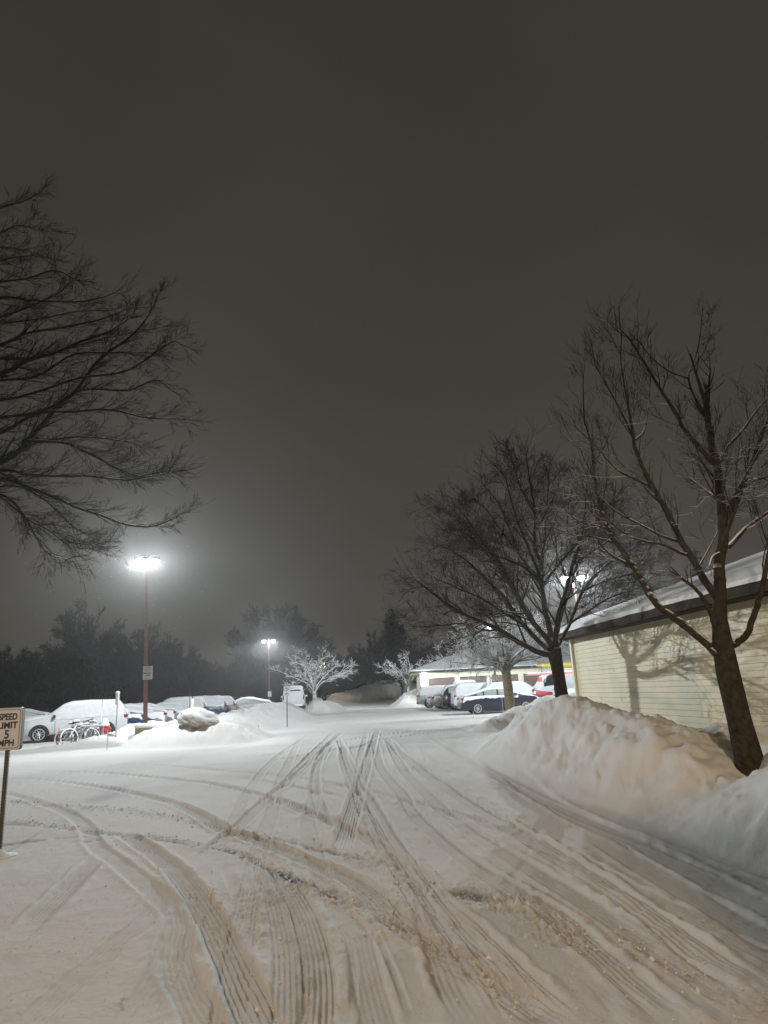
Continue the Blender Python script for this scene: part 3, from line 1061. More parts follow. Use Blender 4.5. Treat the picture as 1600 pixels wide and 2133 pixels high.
MB().tube([(-ln - .03, 0, zr + .04), (ln + .03, 0, zr + .04)], .035, 6, True).build('snow', M_snow, t)


# ------------------------------------------------------------ vehicles
def interp(prof, x):
    p = np.array(prof)
    return np.interp(x, p[:, 0], p[:, 1])


CARS = {  # length, width, wheel radius, axle positions (share of the length), top profile, belt profile, glass spans
    'sedan': dict(L=4.85, W=1.84, R=.335, ax=(.195, .785),
                  top=[(0, .62), (.008, .92), (.03, 1.06), (.11, 1.12), (.20, 1.22), (.33, 1.41), (.45, 1.455), (.56, 1.42), (.66, 1.22), (.75, 1.03), (.90, .90), (.97, .78), (1, .52)],
                  belt=[(0, .6), (.01, .9), (.05, 1.0), (.3, 1.01), (.72, .96), (.92, .82), (1, .5)],
                  wins=[(.20, .27), (.29, .44), (.465, .66)], ws=(.575, .735), rw=(.13, .33)),
    'suv': dict(L=4.9, W=1.95, R=.38, ax=(.20, .79),
                top=[(0, .72), (.006, 1.05), (.03, 1.4), (.075, 1.66), (.12, 1.73), (.35, 1.76), (.52, 1.74), (.60, 1.63), (.72, 1.18), (.80, 1.12), (.93, 1.02), (.985, .82), (1, .55)],
                belt=[(0, .7), (.01, 1.05), (.05, 1.13), (.3, 1.12), (.74, 1.07), (.94, .98), (1, .52)],
                wins=[(.09, .23), (.25, .42), (.445, .66)], ws=(.605, .715), rw=(.03, .075)),
    'van': dict(L=5.7, W=2.05, R=.36, ax=(.2, .82),
                top=[(0, .7), (.004, 2.2), (.02, 2.42), (.1, 2.5), (.5, 2.5), (.66, 2.42), (.74, 2.2), (.845, 1.42), (.90, 1.28), (.97, 1.1), (.99, .8), (1, .5)],
                belt=[(0, .7), (.01, 1.3), (.5, 1.32), (.84, 1.28), (.92, 1.15), (.97, 1.0), (1, .5)],
                wins=[(.64, .79)], ws=(.745, .84), rw=(.004, .02)),
    'pickup': dict(L=5.4, W=1.98, R=.39, ax=(.22, .8),
                   top=[(0, .8), (.004, 1.5), (.015, 1.82), (.05, 1.92), (.3, 1.95), (.55, 1.93), (.61, 1.8), (.70, 1.26), (.8, 1.2), (.95, 1.1), (.99, .8), (1, .55)],
                   belt=[(0, .8), (.01, 1.18), (.3, 1.2), (.72, 1.16), (.95, 1.05), (1, .52)],
                   wins=[(.05, .24), (.26, .43), (.455, .66)], ws=(.615, .70), rw=(.006, .035)),
}


def car(kind, loc, heading, paint, label, group, glass=None, snow=.07, side_glass=None, detail=True, snow_sides=0.0, plaster=False, trim=M_black, rim=M_alloy, name=None, rear_glass=None):
    K = CARS[kind]
    L, W, R = K['L'], K['W'], K['R']
    t = empty(name or {'sedan': 'parked_car', 'suv': 'parked_suv', 'van': 'parked_van', 'pickup': 'parked_truck'}[kind], loc, heading, label,
              {'sedan': 'car', 'suv': 'car', 'van': 'van', 'pickup': 'truck'}[kind], group)
    xs = np.unique(np.r_[np.linspace(0, 1, 45), [p[0] for p in K['top']]])
    zb = .24 + .10 * (sstep(.9, 1, xs) + sstep(.1, 0, xs)) + (.06 if kind != 'sedan' else 0)
    zt, zl = interp(K['top'], xs), np.minimum(interp(K['belt'], xs), interp(K['top'], xs) - .01)
    w = W / 2 * (1 - .20 * sstep(.86, 1.0, xs) ** 1.5 - .12 * sstep(.10, 0.0, xs) ** 1.5)
    gh = np.clip((zt - zl) / .5, 0, 1)

    def ring(i, off=0.0):
        wr = w[i] * (.97 - .17 * gh[i] * (.45 if kind == 'van' else 1))
        return [(0, zb[i]), (.90 * w[i], zb[i]), (.985 * w[i], zb[i] + .10), (w[i], zb[i] + .5 * (zl[i] - zb[i])), (.995 * w[i], zl[i] - .06), (.965 * w[i], zl[i]),
                (.5 * (.965 * w[i] + wr) + .01, zl[i] + .55 * (zt[i] - zl[i])), (wr, zt[i] - .05 * gh[i] - .004), (wr * .9, zt[i] - .01 * gh[i]), (wr * .5, zt[i] + .012), (0, zt[i] + .016)]
    H = np.array([ring(i) for i in range(len(xs))])       # n, 11, 2
    full = np.concatenate([H, H[:, -2:0:-1] * np.array([-1, 1])], 1)
    P = np.concatenate([np.repeat(((xs - .5) * L)[:, None, None], full.shape[1], 1), full], -1)
    m = MB().grid(P, True)
    nn = P.shape[1]
    m.f.append(tuple(range(nn)))
    m.f.append(tuple((len(xs) - 1) * nn + k for k in range(nn - 1, -1, -1)))
    body = m.build('body', paint, t, True)
    md = body.modifiers.new('edges', 'EDGE_SPLIT')
    md.split_angle = math.radians(42)
    X = lambda q: (q - .5) * L

    def side_pt(q, v, s, off):
        """point on the greenhouse side, v=0 belt .. 1 roof edge"""
        zt_, zl_ = interp(K['top'], q), min(interp(K['belt'], q), interp(K['top'], q) - .01)
        w_ = np.interp(q, xs, w)
        g_ = np.clip((zt_ - zl_) / .5, 0, 1)
        wr = w_ * (.97 - .17 * g_ * (.45 if kind == 'van' else 1))
        a_, b_, c_ = np.array((.965 * w_, zl_)), np.array((.5 * (.965 * w_ + wr) + .01, zl_ + .55 * (zt_ - zl_))), np.array((wr, zt_ - .05 * g_ - .004))
        p = a_ + (b_ - a_) * v / .55 if v < .55 else b_ + (c_ - b_) * (v - .55) / .45
        return (X(q), s * (p[0] + off), p[1])
    sg_ = side_glass or glass or M_glass
    for s in (-1, 1):
        for a, b in K['wins']:
            n = 7
            G = np.zeros((n, 3, 3))
            for i, q in enumerate(np.linspace(a, b, n)):
                for j, v in enumerate((.10, .5, .90)):
                    G[i, j] = side_pt(q, v, s, .008)
            g = MB().grid(G if s < 0 else G[:, ::-1])
            g.build('side_window', sg_, t)

    def across(q, f, off):
        zt_ = interp(K['top'], q)
        zl_ = min(interp(K['belt'], q), zt_ - .01)
        w_ = np.interp(q, xs, w)
        g_ = np.clip((zt_ - zl_) / .5, 0, 1)
        wr = w_ * (.97 - .17 * g_ * (.45 if kind == 'van' else 1))
        return (X(q), f * wr * .86, zt_ + .016 * (1 - f * f) + off)
    for nm, (a, b), mm in (('windscreen', K['ws'], glass or M_glass), ('rear_window', K['rw'], rear_glass or glass or M_glass)):
        G = np.zeros((6, 7, 3))
        out = 1 if nm == 'windscreen' else -1
        for i, q in enumerate(np.linspace(a, b, 6)):
            for j, f in enumerate(np.linspace(-1, 1, 7)):
                x_, y_, z_ = across(q, f, .006)
                G[i, j] = (x_ + out * .012, y_, z_ + .006)
        MB().grid(G).build(nm, mm, t)
    # wheels
    for q in K['ax']:
        for s in (-1, 1):
            y0 = s * (W / 2 - .20)
            if detail:
                arch = MB()
                a_ = np.linspace(-.12, PI + .12, 17)
                rr = R * 1.17
                pts = np.stack([X(q) + rr * np.cos(a_), np.full(17, s * (W / 2 + .006)), R + rr * np.sin(a_)], 1)
                arch.add(np.vstack([pts, [[X(q), s * (W / 2 + .006), .25]]]), [tuple(range(18)) if s < 0 else tuple(range(17, -1, -1))])
                arch.build('wheel_arch', M_black, t)
            wprof = [(R * .62, .0), (R * .97, .0), (R, .03), (R, .18), (R * .97, .215), (R * .66, .218)]
            tw = MB().lathe([(r_, h_ * s) for r_, h_ in wprof], (X(q), y0, R), 'y', 24)
            wh = tw.build('wheel', M_rubber, t)
            if detail:
                rm = MB()
                yy = y0 + s * .222
                a_ = np.linspace(0, 2 * PI, 25)
                rm.tube(np.stack([X(q) + R * .64 * np.cos(a_), np.full(25, yy), R + R * .64 * np.sin(a_)], 1), .022, 5)
                for k in range(10):
                    c_ = 2 * PI * k / 10
                    rm.tube([(X(q) + .04 * math.cos(c_), yy, R + .04 * math.sin(c_)), (X(q) + R * .62 * math.cos(c_), yy, R + R * .62 * math.sin(c_))], [.016, .010], 4)
                rm.lathe([(.05, -.02), (.05, .02)], (X(q), yy, R), 'y', 10)
                rm.build('rim', rim, wh)
    wR, wF = np.interp(.03, xs, w), np.interp(.96, xs, w)
    zt_r = .95 if kind == 'sedan' else 1.08
    for s in (-1, 1):
        if kind in ('van', 'pickup'):
            MB().box((-L / 2 + .04, s * wR * .94, 1.05), (.12, .12, .34)).build('taillight', M_red, t)
        else:
            MB().box((-L / 2 + .14, s * wR * .93, zt_r - .05), (.30, .16, .13), taper=.85, rz=-s * .22).build('taillight', M_red, t)
        MB().box((L / 2 - .22, s * wF * .86, .74 if kind == 'sedan' else .88), (.30, .26, .12), rz=-s * .35).build('headlight', M_clear, t)
        mr = MB().box((X(.665), s * (W / 2 + .09), 1.04 if kind == 'sedan' else 1.16), (.12, .20, .14), taper=.8)
        mr.build('wing_mirror', trim, t)
    MB().box((-L / 2 + .05, 0, .43), (.16, W * .80, .16), taper=.92).build('rear_bumper', trim, t)
    MB().box((L / 2 - .07, 0, .40), (.16, W * .72, .16), taper=.92).build('front_bumper', trim, t)
    MB().box((-L / 2 - .012, 0, .72 if kind == 'sedan' else .86), (.02, .32, .15)).build('licence_plate', M_plate, t)
    if detail:
        for q in ((.29, .475, .655) if kind != 'van' else (.62, .82)):
            for s in (-1, 1):
                yb = np.interp(q, xs, w) + .003
                MB().box((X(q), s * yb, .66), (.012, .006, .58)).build('door_gap', M_black, t)
        for q in ((.33, .51) if kind != 'van' else (.66,)):
            for s in (-1, 1):
                MB().box((X(q), s * (W / 2 + .01), .88 if kind == 'sedan' else 1.0), (.18, .03, .03)).build('door_handle', paint, t)
        for s in (-1, 1):
            MB().box((0, s * (W / 2 - .02), .30), (L * .40, .06, .10)).build('sill', trim, t)
    if snow > 0:
        n = 44
        q_ = np.linspace(.008, .975, n)
        fs = np.linspace(-1, 1, 13)
        G = np.zeros((n, 13, 3))
        for i, q in enumerate(q_):
            zt_ = interp(K['top'], q)
            zl_ = min(interp(K['belt'], q), zt_ - .01)
            w_ = np.interp(q, xs, w)
            g_ = np.clip((zt_ - zl_) / .5, 0, 1)
            wr = w_ * (.97 - .17 * g_ * (.45 if kind == 'van' else 1))
            for j, f in enumerate(fs):
                drop = .0 if abs(f) < .84 else (.03 if abs(f) < .95 else .10)
                G[i, j] = (X(q), f * (wr + .02), zt_ + snow * (1 - .55 * f ** 4) * (.9 + .35 * vnoise(np.array(q * 9 + loc[0]), np.array(f * 2 + loc[1]), 3)) - drop * (.5 + .5 * g_))
        G[0, :, 0] -= snow * .6
        G[-1, :, 0] += snow * .3
        G[-1, :, 2] -= .05
        MB().grid(G).build('snow_cover', M_snow, t, True)
    if plaster:
        # driven snow stuck over the whole glasshouse
        q0, q1 = K['wins'][0][0] - .05, K['wins'][-1][1] + .015
        for s in (-1, 1):
            G = np.zeros((16, 6, 3))
            for i, q in enumerate(np.linspace(q0, q1, 16)):
                for j, v in enumerate(np.linspace(-.12, 1.02, 6)):
                    p = side_pt(q, v, s, .03 + .02 * float(vnoise(np.array(q * 14.0), np.array(v * 4 + s), 6)))
                    G[i, j] = p
            MB().grid(G).build('side_window_snow', M_carsnow, t, True)
        for (a, b), out in ((K['ws'], 1), (K['rw'], -1)):
            G = np.zeros((8, 9, 3))
            for i, q in enumerate(np.linspace(a - .01, b + .01, 8)):
                for j, f in enumerate(np.linspace(-1.08, 1.08, 9)):
                    x_, y_, z_ = across(q, f, .03)
                    G[i, j] = (x_ + out * .03, y_, z_ + .02)
            MB().grid(G).build('glass_snow', M_carsnow, t, True)
    if snow_sides > 0:
        # snow plastered along the shoulder under the windows
        for s in (-1, 1):
            a0, b0 = (.02, .70) if kind == 'sedan' else (.05, .70)
            n = 40
            G = np.zeros((n, 4, 3))
            for i, q in enumerate(np.linspace(a0, b0, n)):
                w_ = np.interp(q, xs, w)
                zl_ = min(interp(K['belt'], q), interp(K['top'], q) - .01)
                jag = snow_sides * (.45 + .9 * abs(float(vnoise(np.array(q * 26.0), np.array(2.0 + s), 8))) + .9 * max(0, 1 - q / .28))
                G[i, 0] = (X(q), s * (.965 * w_ - .03), zl_ + .05)
                G[i, 1] = (X(q), s * (.965 * w_ + .018), zl_ + .02)
                G[i, 2] = (X(q), s * (w_ + .022), zl_ - .5 * jag)
                G[i, 3] = (X(q), s * (w_ + .010), zl_ - jag)
            MB().grid(G).build('side_snow', M_snow, t, True)
    return t


def paint(name, c, r=.35):
    return mat(name, c, r, 0, noise=.06, nscale=3)


P_white = paint('white_car_paint', (.52, .54, .56), .45)
P_navy = paint('navy_car_paint', (.014, .017, .040), .3)
P_blue = paint('blue_car_paint', (.008, .028, .11), .3)
P_dark = paint('dark_car_paint', (.03, .032, .036), .35)
P_silver = paint('silver_car_paint', (.20, .20, .19), .35)
P_red = paint('red_car_paint', (.34, .02, .04), .35)
P_grey = paint('grey_car_paint', (.26, .27, .28), .45)


def place(kind, rear_px, Y, ang, **kw):
    """rear bumper at a photo column, depth Y; ang = heading"""
    L = CARS[kind]['L']
    r = ay(rear_px, 1470, Y)
    c = np.array([r[0] + math.cos(ang) * L / 2, Y + math.sin(ang) * L / 2])
    return (c[0], c[1], tz(c[0], c[1]) if tz(c[0], c[1]) < .2 else 0.0)


GL, GR = 'snow covered cars in the left row', 'cars parked in the right row'
A_ = PI + .36
car('suv', place('suv', 267, 35.6, A_), A_, P_white, 'white suv plastered with snow behind the bicycles', GL, M_whitefrost, .10, plaster=True)
car('sedan', place('sedan', 303, 39.2, PI + .3), PI + .3, P_blue, 'dark blue car under snow just right of the white suv', GL, M_whitefrost, .13, snow_sides=.14, plaster=True)
car('sedan', place('sedan', 348, 43.0, PI + .3), PI + .3, P_grey, 'snow buried grey saloon behind the left lamp pole', GL, M_whitefrost, .15, snow_sides=.3, plaster=True)
car('sedan', place('sedan', 367, 46.6, PI + .3), PI + .3, P_silver, 'snow buried silver saloon right of the left lamp pole', GL, M_whitefrost, .15, snow_sides=.3, plaster=True)
car('sedan', place('sedan', 417, 50.4, PI + .25), PI + .25, P_grey, 'low grey saloon thick with snow behind the sapling', GL, M_whitefrost, .16, snow_sides=.3, plaster=True)
car('suv', place('suv', 430, 54.5, PI + .25), PI + .25, P_grey, 'grey estate with a snowy roof rising behind the low saloon', GL, M_whitefrost, .14, snow_sides=.3, plaster=True)
c_ = car('suv', place('suv', 472, 58.6, PI + .25), PI + .25, P_blue, 'blue suv with red tail lamps and thick white snow roof', GL, M_whitefrost, .16, snow_sides=.1, plaster=True)
car('suv', place('suv', 491, 63.0, PI + .2), PI + .2, P_silver, 'silver suv at the far end behind a grey stake', GL, M_whitefrost, .12, plaster=True)
car('sedan', place('sedan', 563, 69.0, PI + .2), PI + .2, P_white, 'white mound of a snowed in car beside the second lamp pole', GL, M_whitefrost, .22, snow_sides=.35, plaster=True)
pk = ay(599, 1470, 60.0)
car('pickup', (pk[0] + .2, 62.6, .35), PI / 2 + .12, P_white, 'white truck seen from behind with a dark rear window', None, M_glass, .10, trim=M_white)
car('sedan', place('sedan', 104, 58, PI + .2), PI + .2, P_grey, 'grey snow covered car just right of the near speed limit sign', GL, M_whitefrost, .16, snow_sides=.3, plaster=True)
car('sedan', place('sedan', 60, 62, PI + .2), PI + .2, P_grey, 'snow covered car mostly hidden by the near speed limit sign', GL, M_whitefrost, .18, snow_sides=.3, plaster=True)

car('sedan', place('sedan', 957, 42.6, .05), .05, P_navy, 'navy saloon with frosted windows at the near end of the right row', GR, M_whitefrost, .06, side_glass=M_frost, snow_sides=.16)
car('suv', place('suv', 1004, 47.2, .05), .05, P_red, 'red car with a snowy roof showing its bonnet behind the navy saloon', GR, M_whitefrost, .07, side_glass=M_whitefrost, snow_sides=.2, plaster=True)
car('suv', place('suv', 943, 49.3, .05), .05, P_white, 'white suv with a red tail lamp between the navy saloon and the dark blue suv', GR, M_whitefrost, .09, side_glass=M_whitefrost, plaster=True)
car('suv', place('suv', 921, 52.2, .04), .04, P_navy, 'dark blue suv with its snowy tail toward the lane', GR, M_whitefrost, .09, side_glass=M_frost)
car('sedan', place('sedan', 899, 55.0, .04), .04, P_silver, 'silver saloon with its low bumper toward the lane', GR, M_whitefrost, .09, side_glass=M_frost, snow_sides=.12)
car('sedan', place('sedan', 891, 58.0, .04), .04, P_white, 'white saloon with a dark rear edge, second from the far end of the right row', GR, M_glass, .09, snow_sides=.1)
car('suv', place('suv', 870, 61.0, .03), .03, P_grey, 'grey snowy people carrier at the far end of the right row', GR, M_whitefrost, .10, plaster=True)
vv = ay(968, 1440, 64)
c_ = car('van', (vv[0], 64.6, 0), PI / 2, P_white, 'tall white van whose snowy roof stands above the right row of cars', GR, M_whitefrost, .14)
c_.scale = (.8, .98, .84)
nv = ay(1097, 1440, 51.5)
van = car('van', (nv[0] + 2.85, 52, 0), PI, P_white, 'white cargo van facing left behind the dark leaning tree', 'vehicles behind the tree', M_whitefrost, .05, side_glass=M_glass)
dc = ay(1207, 1450, 46)
car('suv', (dc[0] + 1.2, 46.5, 0), PI + .5, P_dark, 'dark car with snow on its bonnet at the corner of the cream garage', 'vehicles behind the tree', M_frost, .07)

# kayak on the van roof
kx0, kx1 = ay(1119, 1384, 51.0), ay(1230, 1376, 51.0)
ks = np.linspace(0, 1, 15)
kr = .27 * np.sin(PI * np.clip(ks * .96 + .02, 0, 1)) ** .45
t = MB().tube(np.stack([kx0[0] + ks * (kx1[0] - kx0[0]), np.full(15, 51.4), np.full(15, 2.5 + .30) + .05 * (2 * ks - 1) ** 2], 1), kr * .8, 10).build('kayak', M_yellow, None, True)
tag(t, 'long yellow kayak lying on the roof of the white cargo van', 'kayak')

# ladder rack with a red ladder before the van
rx0, rx1 = ay(1096, 1409, 47.5), ay(1215, 1402, 47.5)
lx = rx0[0]
ll = rx1[0] - rx0[0]
zl_ = rx0[2]
t = empty('ladder_rack', (lx + .9, 47.5, 0), 0, 'white post rack holding the long red ladder before the van', 'rack')
for x in (0, ll * .62):
    MB().box((x, 0, zl_ / 2), (.06, .06, zl_)).build('post', M_white, t)
MB().box((0, 0, zl_ - .25), (.24, .20, .30)).build('bracket', M_redfib, t)
MB().box((.05, .02, .62), (.26, .16, .34)).build('red_box', M_redfib, t)
t = empty('ladder', (lx, 47.45, zl_ + .06), 0, 'long salmon red ladder lying level on the white rack', 'ladder')
for y in (-.2, .2):
    MB().box((ll / 2, y, .05), (ll, .045, .12)).build('rail', M_ladder, t)
rg = MB()
for k in range(int(ll / .3)):
    rg.tube([(.15 + k * .3, -.2, .05), (.15 + k * .3, .2, .05)], .018, 6)
rg.build('rungs', M_steel, t)
MB().box((ll / 2, 0, .135), (ll, .42, .045), taper=.97).build('snow', M_snow, t)


# ------------------------------------------------------------ garages
def lap_wall(p0, p1, z0, z1, exposure, normal_sign, lap=.016, mb=None):
    """clapboard wall from p0 to p1; boards lean out at their lower edge"""
    p0, p1 = np.array(p0, float), np.array(p1, float)
    d = p1 - p0
    d /= np.hypot(*d)
    nrm = np.array([d[1], -d[0]]) * normal_sign
    mb = mb or MB()
    z = z0
    while z < z1 - 1e-6:
        zt_ = min(z + exposure, z1)
        a, b = p0 + nrm * lap, p1 + nrm * lap
        v = [(*p0, z), (*p1, z), (*b, z + .001), (*a, z + .001), (*(p1 + nrm * .002), zt_), (*(p0 + nrm * .002), zt_)]
        mb.add(v, [(0, 1, 2, 3), (3, 2, 4, 5)])
        z = zt_
    return mb


g1a, g1b = np.array((4.66, 17.8)), np.array((6.10, 1.4))
t = empty('garage_building', (0, 0, 0), 0, 'near garage with cream clapboard side and snow covered hip roof at right', 'building')
gd = (g1b - g1a) / np.hypot(*(g1b - g1a))
gn = np.array([gd[1], -gd[0]])           # outward (toward the lane) is -gn or gn
if gn[0] > 0:
    gn = -gn
ns = 1 if np.dot(np.array([gd[1], -gd[0]]), gn) > 0 else -1
EAVE = 2.66
w_ = lap_wall(g1a, g1b, .0, EAVE, .102, ns)
rear = g1a - gn * 7.0
far_ = g1b - gn * 7.0
lap_wall(rear, g1a, .0, EAVE, .102, ns, mb=w_)
w_.build('wall', M_siding, t)
joints = MB()
jr = random.Random(3)
for k in range(20):
    s_ = jr.uniform(.2, 9.5)
    zi = int(jr.uniform(8, 25)) * .102
    p = g1a + gd * s_ + gn * .012
    joints.box((p[0], p[1], zi + .051), (.008, .003, .10), rz=math.atan2(gd[1], gd[0]))
joints.build('board_joints', mat('joint_tone', (.47, .43, .27), .7), t)  # board joints a little darker than the siding
p = g1a + gn * .02
MB().box((p[0], p[1] + .03, EAVE / 2), (.10, .10, EAVE), rz=math.atan2(gd[1], gd[0])).build('corner_trim', M_trim, t)
ov = .34
c00, c01 = g1a + gn * ov - gd * ov, g1b + gn * ov
c10, c11 = rear - gn * ov - gd * ov, far_ - gn * ov
rz_ = math.atan2(gd[1], gd[0])
fs_ = MB()
for a, b in ((c00, c01), (c10, c00)):
    mid, dd = (a + b) / 2, b - a
    fs_.box((mid[0], mid[1], EAVE + .07), (np.hypot(*dd) + .02, .03, .155), rz=math.atan2(dd[1], dd[0]))
fs_.build('fascia', M_fascia, t)
MB().add([(*c00, EAVE - .02), (*c01, EAVE - .02), (*c11, EAVE - .02), (*c10, EAVE - .02)], [(0, 1, 2, 3)]).build('soffit', M_fascia, t)
half = np.hypot(*(c10 - c00)) / 2
RISE = .33 * half
r0 = (c00 + c10) / 2 + gd * half
r1 = (c01 + c11) / 2
z0_ = EAVE + .15


def hip_roof(off, over, seed, nm, material, parent, amp):
    ce = np.array([c00 - gd * over + gn * over, c01 + gn * over, c11 - gn * over, c10 - gd * over - gn * over])
    m = MB()
    n = 30
    for A, B, C, D in ((ce[0], ce[1], r1, r0), (ce[3], ce[0], r0, r0), (ce[2], ce[3], r0, r1)):
        G = np.zeros((n, n, 3))
        for i, u in enumerate(np.linspace(0, 1, n)):
            for j, v in enumerate(np.linspace(0, 1, n)):
                p = (A * (1 - u) + B * u) * (1 - v) + (D * (1 - u) + C * u) * v
                zz = z0_ + off * min(1, .45 + v * 4) + RISE * v
                zz += amp * float(vnoise(np.array(p[0] * 1.2), np.array(p[1] * 1.2), seed))
                G[i, j] = (p[0], p[1], zz)
        m.grid(G)
    # front lip
    for A, B in ((ce[0], ce[1]), (ce[3], ce[0])):
        G = np.zeros((40, 2, 3))
        for i, u in enumerate(np.linspace(0, 1, 40)):
            p = A * (1 - u) + B * u
            zz = z0_ + off * .45 + amp * float(vnoise(np.array(p[0] * 1.2), np.array(p[1] * 1.2), seed))
            G[i, 0] = (p[0], p[1], zz)
            G[i, 1] = (p[0], p[1], z0_ - .01 + .03 * float(vnoise(np.array(p[0] * 5), np.array(p[1] * 5), 4)))
        m.grid(G)
    return m.build(nm, material, parent, False)


hip_roof(.004, .03, 1, 'roof', M_fascia, t, 0)
hip_roof(.15, .045, 1, 'roof_snow', M_snow, t, .012)

# far garage block with brown doors
GY0 = 68.0
gx0 = ay(884, 1425, GY0)[0] - .35
t = empty('garage_building', (gx0, GY0, 0), 0, 'far cream garage block with brown doors and a wide snowy roof', 'building')
GLN, GDP, GE, GDH = 26.0, 11.0, 3.05, 2.55
ops = []
x = .75
while x + 2.6 < GLN:
    ops.append((x, x + 2.55))
    x += 2.55 + .52
wl_ = MB()
prev = 0.0
for a, b in ops + [(GLN, GLN)]:
    lap_wall((prev, 0), (a, 0), 0, GDH, .15, 1, .014, wl_)
    prev = b
lap_wall((0, 0), (GLN, 0), GDH, GE, .15, 1, .014, wl_)
lap_wall((0, GDP), (0, 0), 0, GE, .15, 1, .014, wl_)
wl_.build('wall', M_trim, t)
for a, b in ops:
    d = MB()
    for k in range(4):
        d.box(((a + b) / 2, .12, GDH * (k + .5) / 4), (b - a, .04, GDH / 4 - .015), 0)
    d.build('garage_door', M_door, t)
    MB().box(((a + b) / 2, .07, GDH + .0), (b - a + .1, .06, .08)).build('door_head', M_fascia, t)
MB().box((-.35, 1.6, 1.05), (.05, .95, 2.1)).build('side_door', M_door, t)
MB().box((GLN / 2 - .2, -.50, GE + .12), (GLN + 1.4, .04, .20)).box((-.5 - .36, GDP / 2, GE + .12), (.04, GDP + 1, .20)).build('fascia', M_fascia, t)
MB().add([(-.86, -.5, GE + .01), (GLN + .5, -.5, GE + .01), (GLN + .5, GDP + .5, GE + .01), (-.86, GDP + .5, GE + .01)], [(0, 1, 2, 3)]).build('soffit', M_trim, t)
hh = (GDP + 1) / 2
e = [(-.9, -.55, GE + .22), (GLN + .5, -.55, GE + .22), (GLN + .5, GDP + .5, GE + .22), (-.9, GDP + .5, GE + .22), (hh - .9, hh - .55, GE + 2.2), (GLN - hh, hh - .55, GE + 2.2)]
MB().add(e, [(0, 1, 5, 4), (1, 2, 5), (2, 3, 4, 5), (3, 0, 4)]).build('roof', M_fascia, t)
e2 = [(x_, y_, z_ + .10) for x_, y_, z_ in e]
MB().add(e2 + [(x_, y_, z_ + .005) for x_, y_, z_ in e[:4]], [(0, 1, 5, 4), (1, 2, 5), (2, 3, 4, 5), (3, 0, 4), (6, 7, 1, 0), (9, 6, 0, 3)]).build('roof_snow', mat('thin_roof_snow', (.46, .48, .50), .8, noise=.15, nscale=2), t)
wp = empty('wall_lamp', (gx0 + .35, GY0 - .12, ay(884, 1404, GY0)[2]), 0, 'small bright wall lamp on the corner of the far garage', 'wall lamp')
MB().box((0, .03, .04), (.30, .16, .26), taper=.8).build('housing', M_bronze, wp)
MB().lathe([(.02, -.26), (.2, -.2), (.28, 0), (.2, .16)], (0, -.22, -.04), sides=14).build('lamp_glass', M_lens, wp, True)
L = bpy.data.lights.new('lamp_light', 'POINT')
L.energy = 80
L.color = COOL
L.shadow_soft_size = .12
o = bpy.data.objects.new('lamp_light', L)
col.objects.link(o)
o.location = (0, -.62, -.12)
o.parent = wp


# ------------------------------------------------------------ trees
def rot_about(v, axis, ang):
    axis = axis / (np.linalg.norm(axis) + 1e-9)
    return v * math.cos(ang) + np.cross(axis, v) * math.sin(ang) + axis * np.dot(axis, v) * (1 - math.cos(ang))


